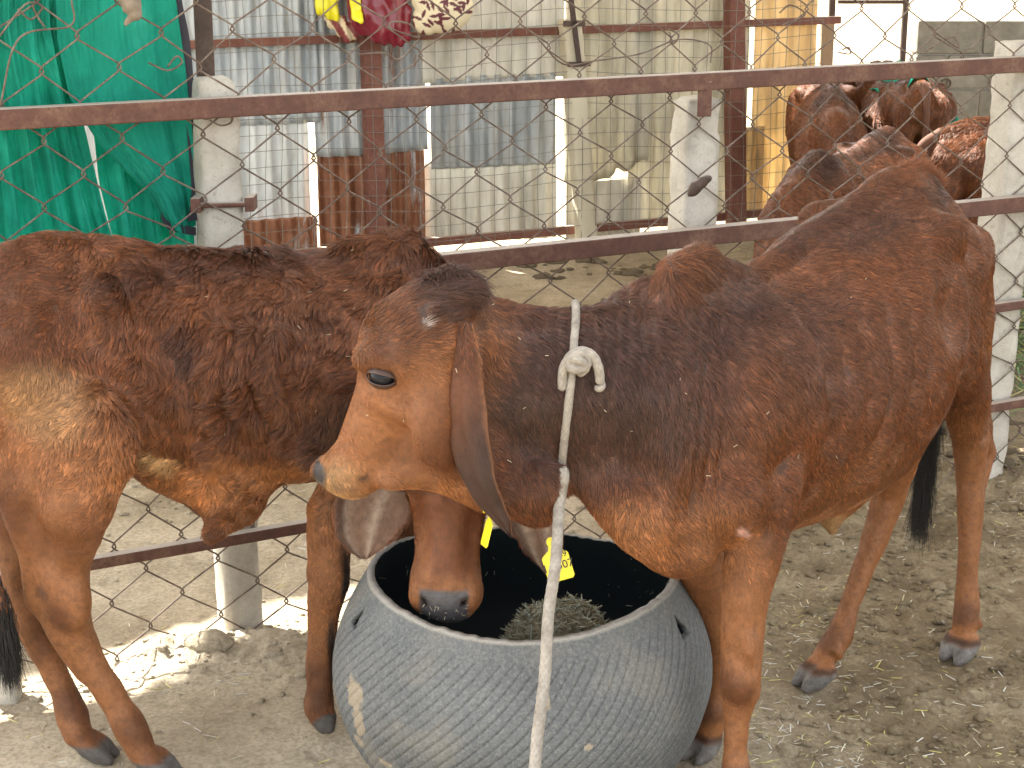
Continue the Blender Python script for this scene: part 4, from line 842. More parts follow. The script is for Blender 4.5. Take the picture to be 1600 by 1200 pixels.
def eye_obj(c, r, out, parent, up=(0, 0, 1), flat=.8, lidcol=(.03, .025, .025)):
    """dark wet eyeball with upper and lower lids"""
    out = nrm(out); up = nrm(np.asarray(up, float) - out * np.dot(up, out)); sd = np.cross(up, out)
    def sph(n=20, m=14, rad=1., a0=0., a1=math.pi):
        V = []; F = []
        for i in range(m + 1):
            th = a0 + (a1 - a0) * i / m
            for j in range(n):
                ph = 2 * math.pi * j / n; V.append(rad * np.array([math.sin(th) * math.cos(ph), math.sin(th) * math.sin(ph), math.cos(th)]))
        for i in range(m):
            for j in range(n): F.append((i * n + j, (i + 1) * n + j, (i + 1) * n + (j + 1) % n, i * n + (j + 1) % n))
        return np.array(V), F
    V, F = sph(); m = MB(); m.add([c + r * (q[0] * sd + q[1] * up * flat + q[2] * out) for q in V], F)
    e = m.build('eye', EYE, parent, smooth=True)
    for sgn, nm, open_ in ((1, 'eyelid', .50), (-1, 'eyelid', .46)):
        A = []; F = []; na, nb = 22, 7
        for i in range(na):
            x = -1 + 2 * i / (na - 1)
            for j in range(nb):
                y0 = open_ * math.sqrt(max(1 - x * x, 0)); y = sgn * (y0 + (1.02 * math.sqrt(max(1 - x * x * .8, 0)) - y0) * j / (nb - 1) * .95)
                X, Y = x * 1.12, y * .92; Z = math.sqrt(max(1.16 - X * X * .86 - Y * Y * .98, .02))
                A.append(c + r * (X * sd + Y * up * flat + (Z - .02) * out))
        for i in range(na - 1):
            for j in range(nb - 1): F.append((i * nb + j, (i + 1) * nb + j, (i + 1) * nb + j + 1, i * nb + j + 1))
        m = MB(); m.add(A, F); o = m.build(nm, LID, parent, smooth=True)
        s = o.modifiers.new('t', 'SOLIDIFY'); s.thickness = r * .09; s.offset = 0
    return e
EYE = mat('eye', (.004, .004, .007), .20, spec=.22); LID = mat('eyelid', (.045, .022, .014), .5)

def hair_tuft(name, parent, roots, dirs, L, n, col, rad=.0005, spread=.25, seed=4, droop=.4, npts=6, wave=.06):
    g = np.random.default_rng(seed); roots = np.asarray(roots, float); i = g.random(n) * (len(roots) - 1); a = i.astype(int); f = (i - a)[:, None]
    p = roots[a] * (1 - f) + roots[np.minimum(a + 1, len(roots) - 1)] * f + g.normal(0, .006, (n, 3))
    dirs = np.atleast_2d(np.asarray(dirs, float)); dd = (dirs[np.minimum((i / max(len(roots) - 1, 1) * (len(dirs) - 1)).round().astype(int), len(dirs) - 1)] if len(dirs) > 1 else np.tile(dirs, (n, 1)))
    dd = dd + g.normal(0, spread, (n, 3)); dd /= np.linalg.norm(dd, axis=1)[:, None]; LL = L * g.uniform(.5, 1.1, (n, 1)); wv = g.normal(0, wave, (n, 3))
    P = np.stack([p + LL * (s * dd + np.array([0, 0, -droop]) * s * s + wv * math.sin(s * 5) * s) for s in np.linspace(0, 1, npts)], 1).astype(np.float32)
    cv = bpy.data.hair_curves.new(name); cv.add_curves([npts] * n); cv.position_data.foreach_set('vector', P.ravel())
    ra = cv.attributes.get('radius') or cv.attributes.new('radius', 'FLOAT', 'POINT'); ra.data.foreach_set('value', np.tile(np.linspace(1, .3, npts) * rad, n).astype(np.float32))
    ca = cv.attributes.new('col', 'FLOAT_COLOR', 'CURVE'); c4 = np.ones((n, 4), np.float32); c4[:, :3] = np.clip(np.asarray(col) * g.lognormal(0, .3, (n, 1)), .003, .9); ca.data.foreach_set('color', c4.ravel())
    o = bpy.data.objects.new(name, cv); C.objects.link(o); cv.materials.append(FURM); o.parent = parent; o.matrix_parent_inverse = Matrix.Translation(-Vector(parent.location)); return o

def dead_eye(*a): pass

# ---- the calf in front: seen from its left, rump away from us, head turned to the left of the picture
def calf_front():
    hd = nrm([-.61, -.79, 0]); lf = np.array([-hd[1] * -1, 0, 0]); lf = np.array([.79, -.61, 0]); W0 = np.array([.36, 2.98, 0])
    S = Sculpt(W0, math.atan2(hd[1], hd[0]), .0062)
    ax = lambda u, l, h: W0 + hd * u + lf * l + np.array([0, 0, h])
    Y = 2.77
    S.torso([(.24, .86, .60, .070), (.17, .93, .565, .095), (.08, .985, .53, .125), (0, 1.005, .505, .145), (-.12, .995, .49, .165), (-.24, 1.008, .475, .188), (-.38, 1.045, .465, .222),
             (-.50, 1.065, .475, .238), (-.60, 1.085, .515, .228), (-.70, 1.11, .585, .190), (-.80, 1.105, .66, .150), (-.90, 1.07, .74, .122), (-.97, .99, .80, .085), (-1.0, .94, .83, .05)])
    # spine, hump, hooks, pins, ribs' upper edge
    S.chain([ax(.165, 0, .94), ax(.115, 0, 1.038), ax(.055, 0, 1.042), ax(-.05, 0, 1.0)], [.032, .046, .046, .034], .04, n=lf, e=.8)
    S.chain([ax(-.1, 0, 1.00), ax(-.3, 0, 1.035), ax(-.5, 0, 1.065), ax(-.66, 0, 1.10), ax(-.80, 0, 1.10), ax(-.93, 0, 1.05)], [.016, .016, .017, .020, .026, .02], .035)
    S.chain([at(1452, 350, 3.50), at(1478, 450, 3.44), at(1484, 560, 3.42), at(1476, 650, 3.42)], [.010, .016, .016, .010], .03, sub=True)
    for q in (1, -1):
        S.ell(ax(-.665, q * .145, 1.025), (.055, .034, .030), (hd, lf, (0, 0, 1)), .05)          # hook bone
        S.ell(ax(-.935, q * .085, .935), (.045, .035, .045), (hd, lf, (0, 0, 1)), .04)          # pin bone
        S.chain([ax(-.69, q * .13, .99), ax(-.80, q * .135, .94), ax(-.93, q * .095, .94)], [.028, .03, .03], .06)
        S.ell(ax(-.575, q * .232, .90), (.085, .050, .075), (hd, lf, (0, 0, 1)), .04, sub=True)    # hollow flank
        S.ell(ax(-.80, q * .185, .985), (.08, .045, .035), (hd, lf, (0, 0, 1)), .04, sub=True)
        S.ell(ax(-.22, q * .20, .93), (.06, .035, .09), (hd, lf, (0, 0, 1)), .05, sub=True)
    # shoulders
    for q in (1, -1):
        S.chain([ax(-.03, q * .075, .93), ax(.05, q * .115, .78), ax(.11, q * .115, .66)], [.045, .065, .062], .035, n=lf, e=.75)
        S.chain([ax(.11, q * .11, .66), ax(-.03, q * .125, .60)], [.062, .052], .03)
    # legs: near fore, far fore, near hind, far hind
    H = [at(1150, 1290, 2.83) * [1, 1, 0], at(1096, 1172, 3.125) * [1, 1, 0], at(1500, 1012, 3.60) * [1, 1, 0], at(1275, 1058, 3.455) * [1, 1, 0]]
    leg(S, [ax(.0, .125, .66), at(1180, 845, 2.88), at(1164, 935, 2.865), at(1158, 1030, 2.86), at(1156, 1078, 2.855), at(1152, 1125, 2.845), at(1149, 1170, 2.84), at(1150, 1213, 2.83), H[0] + [.0, .0, .055]],
        [.062, .056, .043, .0375, .037, .0225, .021, .029, .027], .016, H[0] + [0, -.01, 0], (-.15, -1, 0))
    S.ell(at(1157, 1062, 2.835), (.034, .03, .04), None, .015)
    leg(S, [ax(.0, -.11, .66), at(1088, 860, 3.06), at(1110, 935, 3.10), at(1124, 985, 3.115), at(1126, 1035, 3.12), at(1124, 1080, 3.125), at(1118, 1108, 3.12), H[1] + [.015, .01, .05]],
        [.055, .052, .038, .034, .0225, .022, .028, .026], .016, H[1], (-.65, -.75, 0))
    leg(S, [ax(-.80, .075, .90), ax(-.76, .105, .76), at(1505, 600, 3.60), at(1517, 690, 3.655), at(1516, 750, 3.66), at(1514, 830, 3.645), at(1511, 900, 3.63), at(1511, 945, 3.62), H[2] + [.01, .015, .055]],
        [.105, .088, .056, .040, .031, .0235, .0235, .030, .027], .03, H[2], (-.72, -.69, 0), 1.12)
    S.chain([ax(-.93, .085, .90), at(1512, 480, 3.68), at(1522, 600, 3.69), at(1537, 690, 3.70), at(1545, 705, 3.71), at(1530, 760, 3.69), at(1520, 850, 3.66)], [.055, .055, .033, .022, .019, .015, .012], .03)
    leg(S, [ax(-.80, -.08, .90), ax(-.72, -.10, .74), at(1398, 700, 3.55), at(1390, 765, 3.595), at(1374, 820, 3.58), at(1352, 880, 3.55), at(1328, 945, 3.515), at(1311, 995, 3.49), H[3] + [.022, .03, .055]],
        [.10, .085, .058, .041, .031, .0245, .0235, .030, .028], .03, H[3], (-.90, -.42, 0), 1.12)
    S.chain([at(1415, 700, 3.64), at(1410, 750, 3.64), at(1392, 800, 3.61), at(1366, 870, 3.565)], [.035, .022, .016, .012], .02)
    S.ell(at(1532, 650, 3.63), (.010, .04, .05), None, .02, sub=True); S.ell(at(1172, 1015, 2.82), (.016, .014, .030), None, .015)
    # sheath under the belly
    S.chain([at(1310, 775, 3.32), at(1300, 805, 3.31), at(1300, 830, 3.30)], [.045, .028, .010], .03)
    # neck, throat, dewlap
    S.chain([ax(-.02, 0, .80), at(1040, 610, 2.92), at(960, 625, 2.855), at(880, 625, 2.825), at(810, 615, 2.81), at(750, 600, 2.80)], [.20, .185, .148, .138, .132, .118], .035, n=(.35, .93, 0), e=.52)
    S.chain([at(1010, 470, 2.94), at(950, 505, 2.86), at(880, 510, 2.835), at(790, 492, 2.80), at(740, 475, 2.79)], [.035, .022, .018, .020, .026], .03)
    S.chain([at(1100, 800, 2.86), at(1050, 845, 2.80), at(1000, 815, 2.765), at(955, 775, 2.765), at(925, 735, 2.775), at(905, 700, 2.79)], [.075, .062, .056, .048, .038, .03], .022, n=(.3, .95, 0), e=.42)
    S.chain([at(1075, 865, 2.81), at(1035, 868, 2.785), at(975, 822, 2.76), at(930, 775, 2.765), at(906, 742, 2.775)], [.036, .028, .022, .018, .016], .02, n=(.3, .95, 0), e=.7)
    # throat folds
    S.chain([at(836, 690, 2.80), at(842, 745, 2.79), at(842, 785, 2.795)], [.05, .052, .030], .015, n=(0, 1, 0), e=.6)
    S.chain([at(866, 735, 2.738), at(862, 770, 2.735), at(852, 808, 2.752)], [.013, .017, .013], .006)
    S.chain([at(844, 730, 2.740), at(836, 770, 2.732), at(836, 808, 2.756)], [.012, .015, .012], .006)
    # head
    px = lambda x, y, dy=0: at(x, y, Y + dy)
    S.ell(px(652, 535), (.098, .094, .088), None, .02)
    S.ell(px(672, 490), (.062, .062, .056), None, .02)
    S.chain([px(640, 560), px(612, 622), px(588, 668), px(566, 712), px(554, 735)], [.084, .064, .055, .049, .043], .018, n=(0, 1, 0), e=.92)
    S.chain([px(600, 712), px(655, 712), px(715, 722), px(775, 748), px(820, 762)], [.036, .054, .060, .064, .058], .035, n=(0, 1, 0), e=.82)
    S.ell(px(546, 735), (.047, .052, .046), None, .015)
    S.ell(px(700, 655, -.045), (.082, .040, .088), None, .04)             # cheek
    S.ell(px(640, 740), (.07, .035, .022), None, .02)
    S.ell(px(716, 452), (.034, .045, .024), None, .03)                      # poll
    for q in (-1, 1):
        S.chain([px(566, 560, q * .052), px(592, 553, q * .072), px(622, 568, q * .074)], [.017, .018, .016], .025)   # brow
        S.chain([px(592, 625, q * .052), px(625, 640, q * .066), px(665, 640, q * .072)], [.012, .014, .016], .03)   # cheek bone
        S.ell(px(597, 589, q * .092), (.020, .017, .0115), None, .012, sub=True)
        S.ell(px(676, 488, q * .062), (.020, .016, .016), None, .01)       # horn bud
        S.ell(px(508, 738, q * .024), (.012, .009, .013), None, .006, sub=True)    # nostril
    S.ell(px(512, 737), (.020, .036, .026), None, .01)
    S.chain([px(522, 757, -.046), px(552, 757, -.050), px(584, 748, -.052)], [.0060, .0055, .0085], .006, sub=True)      # mouth line
    V, Q = S.mesh(); V = relax(V, Q, 3)
    Nn = vnormals(V, Q); lo = S.L(V)
    # folds and ribs
    z = V[:, 2]
    neckm = np.exp(-(((lo[:, 0] - .10) / .17) ** 2)) * sstep(.62, .75, z) * (1 - sstep(.97, 1.03, z)) * (V[:, 0] > .02) * (V[:, 0] < .36)
    xx = (V[:, 0] * 1.0 + (z - .8) * -.10) + .012 * vnoise(V, 9, 2)
    d = neckm * .0052 * np.sin(xx * 2 * np.pi / .020) * (.6 + .6 * vnoise(V, 14, 5))
    ribm = np.exp(-((lo[:, 0] + .33) / .17) ** 2) * np.exp(-((z - .78) / .15) ** 2)
    d = d + ribm * .0032 * np.sin((lo[:, 0] + .25 * (z - .8)) * 2 * np.pi / .062)
    d = d + .0045 * vnoise(V, 9, 6) * sstep(.4, .6, z) * (V[:, 0] > .0) + .0012 * vnoise(V, 30, 7)
    d = d + .0022 * vnoise(V * [1, 1, .35], 42, 8) * (1 - sstep(.45, .6, z)) * sstep(.07, .12, z)
    V = V + Nn * d[:, None]
    thr = [(px(660, 600), .16, TAN * .85 + RED * .25, .75), (px(560, 700), (.12, .3, .12), TAN * 1.05, .9), (px(548, 745), (.055, .3, .05), PALE * .85, .8), (px(640, 745), (.12, .3, .04), TAN * .9, .8), (px(600, 590), (.05, .1, .04), TAN * 1.2, .7),
           (px(640, 500), (.07, .2, .05), RED * .7, .7), (px(700, 455), (.085, .2, .055), DARK * 1.1, .85), (px(585, 560, 0), (.03, .3, .03), RED * .9, .4), (px(720, 690), (.08, .3, .09), RED * 1.2, .5), (px(668, 497, -.062), (.010, .05, .010), (.30, .26, .23), .8), (px(632, 700), (.05, .3, .035), RED, .45), (px(690, 760), (.1, .3, .03), TAN, .6), (px(582, 748, -.05), (.012, .04, .009), DARK, .8), (px(548, 757, -.05), (.03, .04, .005), DARK, .6)]
    body = [(ax(-.2, 0, .70), (.75, .75, .33), RED, .4), (ax(.02, 0, .96), (.17, .17, .16), DARK, .85), (at(870, 600, 2.8), (.20, .3, .19), DARK * 1.2, .9), (at(1010, 580, 2.85), (.19, .3, .19), DARK * 1.5, .8), (ax(-.15, .15, .88), (.25, .25, .16), DARK * 2, .6), (ax(-.3, .2, .85), (.15, .15, .14), RED * .85, .6),
            (ax(-.40, 0, 1.06), (.32, .32, .05), DARK * 1.3, .6), (at(1365, 480, 3.4), (.06, .12, .04), DARK * 1.8, .5), (at(1240, 410, 3.3), (.09, .12, .035), DARK * 1.8, .4), (ax(-.78, 0, 1.09), (.16, .16, .04), DARK * 1.2, .8), (ax(-.85, .14, .85), (.13, .13, .16), RED * 1.1, .5),
            (ax(-.30, .1, .47), (.33, .33, .085), TAN, .85), (ax(-.30, .2, .60), (.22, .22, .08), TAN * .8, .4), (at(990, 850, 2.76), (.10, .2, .12), TAN, .9), (at(1120, 845, 2.8), (.1, .12, .1), TAN * .9, .6)]
    legs = []
    for hpt in H:
        legs += [(hpt + [0, 0, .30], (.10, .10, .32), TAN * .95, .85), (hpt + [0, 0, .11], (.06, .06, .035), DARK * 2.5, .5), (hpt + [0, 0, .06], (.07, .07, .022), TAN * 1.2, .8)]
    legs += [(at(1157, 1070, 2.82), (.05, .05, .045), RED * .9, .75), (at(1500, 640, 3.64), (.09, .1, .3), TAN * .75, .8), (at(1300, 830, 3.27), (.05, .08, .08), PALE * .8, .8), (at(1165, 830, 2.80), (.009, .1, .022), (.55, .33, .27), 1.)]
    lt = (.85 * (1 - sstep(.42, .62, z)) * (1 - .5 * sstep(.25, .6, vnoise(V, 8, 3))))[:, None]; col = blend(V, RED * (1 - lt) + TAN * lt, body + legs + thr, 1)
    hf = hoofness(V, H); hn = (1 + .5 * fbm(V, 40, 3, 5))[:, None]; col = col * (1 - hf[:, None]) + HOOF * hn * hf[:, None]
    cor = hoofness(V - [0, 0, .012], H) * (1 - hf); col = col * (1 - .8 * cor[:, None]) + BLACKH * .8 * cor[:, None]
    nose = (1 - sstep(.7, 1.05, np.sqrt((((V - px(501, 737)) / [.016, .045, .027]) ** 2).sum(1)))); col = col * (1 - nose[:, None]) + NOSE * .45 * nose[:, None]
    soc = 1 - sstep(.7, 1.0, np.sqrt((((V - px(597, 588, -.085)) / [.026, .04, .017]) ** 2).sum(1))); col = col * (1 - .9 * soc[:, None]) + np.array((.03, .022, .022)) * .9 * soc[:, None]
    bald = np.clip(hf + nose + soc, 0, 1)
    wet = nose
    # lie of the coat
    fl = np.tile(-hd * .75 + np.array([0, 0, -.65]), (len(V), 1))
    def lie(p, r, v):
        w = np.exp(-(np.linalg.norm((V - p) / np.broadcast_to(np.asarray(r, float), (3,)), axis=1) ** 2))[:, None]; fl[:] = fl * (1 - w) + np.asarray(v) * w
    lie(at(950, 640, 2.8), (.22, .5, .25), (.22, .0, -.98)); lie(at(1060, 470, 2.95), (.15, .3, .10), (.35, .2, -.9)); lie(px(650, 650), (.2, .3, .17), (.75, 0, -.55)); lie(px(640, 490), (.09, .3, .05), (.8, 0, .5))
    low = (z < .5)[:, None] & True; fl = np.where(z[:, None] < .5, np.array([.08, .1, -1.]), fl)
    L = np.interp(z, [0, .1, .45, .6, .8, 1.1], [.006, .006, .007, .014, .021, .024]); headm = np.exp(-(np.linalg.norm((V - px(620, 640)) / [.19, .6, .19], axis=1) ** 2))
    L = L * (1 - .72 * headm) + .012 * np.exp(-(np.linalg.norm((V - px(690, 460)) / [.07, .3, .035], axis=1) ** 2)) + .010 * np.exp(-(np.linalg.norm((V - ax(0, 0, 1.03)) / [.13, .13, .06], axis=1) ** 2))
    # ears (same skin)
    root = empty('calf', (W0[0], W0[1], 0), 'red-brown calf in front with white rope round its neck, head turned left in profile', 'calf', 'calves in the pen')
    parts = []
    for q, (b, t, w, fc, bd) in enumerate([(px(722, 502, -.052), at(798, 836, 2.69), .076, (.62, .70, .10), (-.040, -.045, -.02)), (px(700, 548, .075), px(770, 800, .15), .09, (.2, -.95, .1), (.0, .04, 0))]):
        ev, eq, side, tt, xx2 = ear_shell(b, t, w, fc, bd, cup=.95, twist=-.35, n=44, m=21); en_ = np.stack([vnoise(ev, 22, 40 + k_) for k_ in range(3)], 1) * .0035 * sstep(.1, .4, tt)[:, None]; ev = ev + en_
        ec = np.where(side[:, None] > .5, np.array((.13, .08, .07)), RED * .9); m = sstep(.25, .65, tt + .10 * xx2)[:, None]; ec = ec * (1 - .8 * m) + np.array((.028, .018, .017)) * .8 * m; e_ = sstep(.80, 1., np.abs(xx2))[:, None]; ec = ec * (1 - .6 * e_) + TAN * .9 * .6 * e_  # last mix lightens the ear edges to stand for a lit rim
        parts.append((ev, eq, ec, np.tile((t - b) / .3, (len(ev), 1)), .0045 + .0035 * np.abs(xx2) + .010 * (1 - sstep(0, .25, tt))))
    n0 = len(V); base = (V, Q, col, fl, L, bald, wet)
    for ev, eq, ec, ef, el in parts:
        V = np.vstack([V, ev]); Q = np.vstack([Q, eq + len(V) - len(ev)]); col = np.vstack([col, ec]); fl = np.vstack([fl, ef]); L = np.concatenate([L, el]); bald = np.concatenate([bald, np.zeros(len(ev))]); wet = np.concatenate([wet, np.zeros(len(ev))])
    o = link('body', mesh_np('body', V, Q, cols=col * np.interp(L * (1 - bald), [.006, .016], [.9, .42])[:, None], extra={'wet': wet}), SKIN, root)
    grow_fur(root, V, Q, col, L, fl, NF(460000), rad=.00042, lift=.30, clump=.42, seed=11, bald=bald, curl=.15)
    eye_obj(px(598, 588, -.0690), .0225, (-.28, -1, -.03), root, up=(.15, 0, 1), flat=.86); eye_obj(px(597, 589, .0745), .0215, (-.32, 1, -.03), root, flat=.86)
    tl = spline([ax(-.93, 0, 1.04), ax(-1.02, 0, .98), ax(-1.045, .0, .86), ax(-1.03, -.01, .68), at(1446, 720, 3.80)], 40)
    m = MB(); m.tube(tl, np.interp(np.linspace(0, 1, 40), [0, .3, 1], [.026, .016, .011]), 10); tail = m.build('tail', mat('tail', RED * 1.1, .8), root, smooth=True)
    hair_tuft('tail_switch', tail, tl[-12:], [(-.03, 0, -1)], .17, NF(6000), BLACKH, .0006, .055, 5, .25)
    hair_tuft('forelock', root, [px(735, 446), px(705, 432), px(668, 444)], [(.8, -.1, .35), (.45, -.3, .6)], .038, NF(6500), DARK * 1.5, .0005, .45, 6, .6)
    ridge_ = [ax(-.95 + .012 * k, 0, 1.055 + .02 * math.sin(k / 25 * math.pi)) for k in range(26)]
    hair_tuft('rump_hair', root, [ax(-.94, 0, 1.065), ax(-.88, 0, 1.095), ax(-.82, 0, 1.12), ax(-.74, 0, 1.12)], [(.5, .35, .6)], .034, NF(4200), RED * 1.4, .0004, .35, 7, .2)
    tag_obj(root, at(768, 800, 2.70), (.93, .2, -.28), (.25, -.1, -1), edge=True)
    return root, px

def ear_tag_outline(s=1.):
    P = [(-.30, .0), (-.33, -.04), (-.33, -.60), (-.28, -.66), (.28, -.66), (.33, -.60), (.33, -.04), (.30, 0.0), (.12, .12), (.09, .22)]
    for k in range(9): a = -.35 + (math.pi + .7) * k / 8; P.append((.115 * math.cos(a), .31 + .115 * math.sin(a)))
    P.append((-.09, .22)); P.append((-.12, .12)); return [(x * s, y * s) for x, y in P]
def tag_obj(parent, top, normal, down, edge=False, size=.058, text=None, part=True):
    """yellow plastic ear tag"""
    n = nrm(normal); d = nrm(np.asarray(down, float) - n * np.dot(n, down)); s = np.cross(d, n) * -1
    sgn_ = 1 if s @ np.array([1, 0, 0]) > 0 else -1
    O = ear_tag_outline(size / .98 * 1.05); m = MB(); k = len(O); bend = lambda x, y: .12 * (x * x) / size
    V = [top + s * x + -d * (y - .31 * size) + n * (q * .0009 + bend(x, y)) for q in (1, -1) for x, y in O]
    m.add(V, [tuple(range(k)), tuple(range(2 * k - 1, k - 1, -1))] + [(i, k + i, k + (i + 1) % k, (i + 1) % k) for i in range(k)])
    o = m.build('ear_tag', TAGM, parent)
    m = MB(); m.tube([top + n * .004, top - n * .014], .0042, 12); m.tube([top + n * .006, top + n * .0035], .007, 12); m.build('tag_stud', TAGM, o)
    for (tx, y0, h, x0) in (text or []):
        c = bpy.data.curves.new('tag_number', 'FONT'); c.body = tx; c.size = h; c.align_x = 'CENTER'; c.extrude = .0002; c.materials.append(INK)
        t = bpy.data.objects.new('tag_number', c); C.objects.link(t); bpy.context.view_layer.update()
        me = bpy.data.meshes.new_from_object(t.evaluated_get(bpy.context.evaluated_depsgraph_get())); bpy.data.objects.remove(t)
        p = top + s * x0 + d * y0 + n * .0026
        for v in me.vertices: v.co = Vector(p + s * v.co[0] * sgn_ - d * v.co[1] + n * v.co[2])
        link('tag_number', me, INK, o)
    return o
TAGM = mat('yellow_plastic', (.80, .66, .02), .35); INK = mat('ink', (.03, .03, .03), .6)

# ---- the calf on the left: seen from its right, head bent round and down into the trough
def calf_left():
    hd = nrm([.966, .26, 0]); rt = np.array([.26, -.966, 0]); W0 = np.array([-.25, 3.38, 0])
    S = Sculpt(W0, math.atan2(hd[1], hd[0]), .0062); ax = lambda u, r, h: W0 + hd * u + rt * r + np.array([0, 0, h])
    S.torso([(.19, .72, .62, .06), (.14, .83, .60, .085), (.09, .925, .575, .105), (.03, .985, .55, .13), (-.06, .985, .535, .145), (-.18, .98, .53, .155), (-.30, .985, .525, .165), (-.42, 1.0, .535, .170),
             (-.52, 1.02, .565, .165), (-.62, 1.045, .62, .15), (-.72, 1.04, .68, .138), (-.82, .99, .73, .115), (-.90, .95, .78, .085), (-.93, .90, .80, .05)])
    S.chain([ax(.09, 0, .925), ax(.03, 0, .98), ax(-.07, 0, .975)], [.04, .05, .04], .04, n=rt, e=.8)
    S.chain([ax(-.08, 0, .965), ax(-.30, 0, .977), ax(-.52, 0, 1.01), ax(-.66, 0, 1.035), ax(-.86, 0, .975)], [.018, .016, .017, .020, .02], .035)
    for q in (1, -1):
        S.chain([ax(-.50, q * .06, .985), ax(-.56, q * .118, .968)], [.020, .018], .05)             # hook bone
        S.chain([ax(-.56, q * .125, .955), ax(-.525, q * .148, .85), ax(-.45, q * .158, .76), ax(-.40, q * .158, .72)], [.030, .028, .022, .014], .03)  # ridge from hook towards stifle
        S.ell(ax(-.845, q * .08, .88), (.045, .035, .045), (hd, rt, (0, 0, 1)), .04)
        S.chain([ax(-.47, q * .180, .905), ax(-.43, q * .190, .82), ax(-.36, q * .20, .74)], [.046, .038, .022], .035, sub=True)   # hollow flank
        S.ell(ax(-.70, q * .165, .90), (.09, .035, .05), (hd, rt, (0, 0, 1)), .04, sub=True)
        S.ell(ax(-.13, q * .17, .90), (.05, .03, .08), (hd, rt, (0, 0, 1)), .05, sub=True)
        S.chain([ax(-.02, q * .075, .90), ax(.05, q * .110, .76), ax(.08, q * .11, .68)], [.045, .062, .058], .035, n=rt, e=.75)
        S.chain([ax(.08, q * .105, .68), ax(-.07, q * .115, .62)], [.058, .048], .03)
    for k, u in enumerate((-.375, -.325, -.27)):                                                             # folds of skin over the ribs
        S.chain([ax(u + .03, .145, .88), ax(u - .01, .166, .80), ax(u + .005, .168, .72 + .02 * k), ax(u + .03, .160, .66 + .02 * k)], [.011, .019, .020, .011], .014)
    H = [at(508, 1141, 3.205) * [1, 1, 0], np.array([-.225, 3.50, 0]), at(248, 1207, 3.045) * [1, 1, 0], at(150, 1180, 3.115) * [1, 1, 0]]
    leg(S, [ax(-.05, .115, .66), at(520, 800, 3.245), at(514, 860, 3.235), at(514, 905, 3.23), at(506, 960, 3.23), at(501, 1020, 3.23), at(499, 1075, 3.225), at(499, 1100, 3.22), at(508, 1128, 3.21)],
        [.050, .050, .044, .0415, .031, .0275, .028, .031, .022], .016, None)
    for q in (-1, 1): S.chain([at(505 + 7 * q, 1122, 3.21), at(510 + 6 * q, 1140, 3.20)], [.020, .012], .006)
    S.chain([at(488, 1108, 3.215), at(484, 1114, 3.21)], [.010, .007], .006)
    leg(S, [ax(-.05, -.11, .66), np.array([-.24, 3.48, .50]), np.array([-.235, 3.49, .33]), np.array([-.23, 3.50, .22]), np.array([-.23, 3.50, .11]), H[1] + [0, 0, .05]], [.055, .045, .036, .024, .029, .027], .016, H[1], (.9, .2, 0))
    leg(S, [ax(-.72, .07, .86), ax(-.66, .085, .76), at(118, 790, 3.02), at(100, 870, 3.05), at(100, 930, 3.06), at(112, 985, 3.065), at(150, 1050, 3.06), at(185, 1105, 3.055), at(205, 1140, 3.05), H[2] + [-.03, .0, .05]],
        [.115, .100, .070, .051, .046, .040, .029, .029, .034, .028], .03, H[2], (.93, -.2, 0))
    S.ell(at(76, 865, 2.995), (.010, .022, .045), None, .03, sub=True); S.ell(at(120, 945, 3.02), (.026, .022, .045), None, .04)
    S.ell(at(150, 690, 3.035), (.075, .06, .10), None, .05)                                             # stifle
    S.chain([ax(-.84, .07, .84), at(30, 760, 3.05), at(48, 860, 3.06), at(52, 915, 3.07), at(56, 938, 3.07), at(90, 990, 3.07), at(130, 1050, 3.065)], [.05, .05, .026, .020, .0205, .014, .012], .03)
    leg(S, [ax(-.74, -.08, .86), ax(-.74, -.08, .70), at(30, 800, 3.18), at(38, 900, 3.17), at(50, 975, 3.16), at(80, 1035, 3.15), at(102, 1085, 3.14), at(114, 1122, 3.13), H[3] + [-.035, .0, .055]],
        [.11, .085, .055, .042, .038, .028, .027, .034, .029], .03, H[3], (.93, -.15, 0))
    S.chain([ax(-.33, .02, .55), ax(-.325, .03, .50), at(328, 838, 3.17)], [.075, .055, .017], .045)   # sheath
    S.chain([ax(-.45, .02, .58), ax(-.38, .02, .54)], [.05, .06], .04)
    # neck and head
    S.chain([ax(.0, 0, .80), np.array([-.175, 3.37, .76]), np.array([-.14, 3.28, .745]), np.array([-.118, 3.18, .735]), np.array([-.112, 3.11, .72])], [.135, .120, .108, .10, .085], .03)
    S.chain([np.array([-.08, 3.28, .66]), np.array([-.10, 3.36, .60]), ax(.08, .02, .60)], [.05, .06, .07], .04)
    P0, P1 = np.array([-.112, 3.065, .775]), np.array([-.127, 2.93, .405]); Lh = np.linalg.norm(P1 - P0); f = nrm(P1 - P0); sd = np.array([1., -.03, 0]); sd = nrm(sd - f * (sd @ f)); up = np.cross(sd, f)
    if up[1] > 0: up = -up
    hp = lambda a, b, c=0.: P0 + Lh * (a * f + b * up + c * sd)
    head_prims(S, hp, Lh, sd, up, f)
    V, Q = S.mesh(); V = relax(V, Q, 3); Nn = vnormals(V, Q); lo = S.L(V); z = V[:, 2]
    side = sstep(.5, .65, z) * (lo[:, 0] > -.6) * (lo[:, 0] < .02)
    d = side * (.0065 * vnoise(V * [1, 1, .75], 15, 3) + .0030 * vnoise(V, 32, 4)) + .005 * vnoise(V, 7, 6) * sstep(.4, .6, z) + .0014 * vnoise(V, 30, 7) + .0024 * vnoise(V * [1, 1, .35], 42, 8) * (1 - sstep(.45, .6, z)) * sstep(.07, .12, z)
    V = V + Nn * d[:, None]
    TB = TAN * 1.0
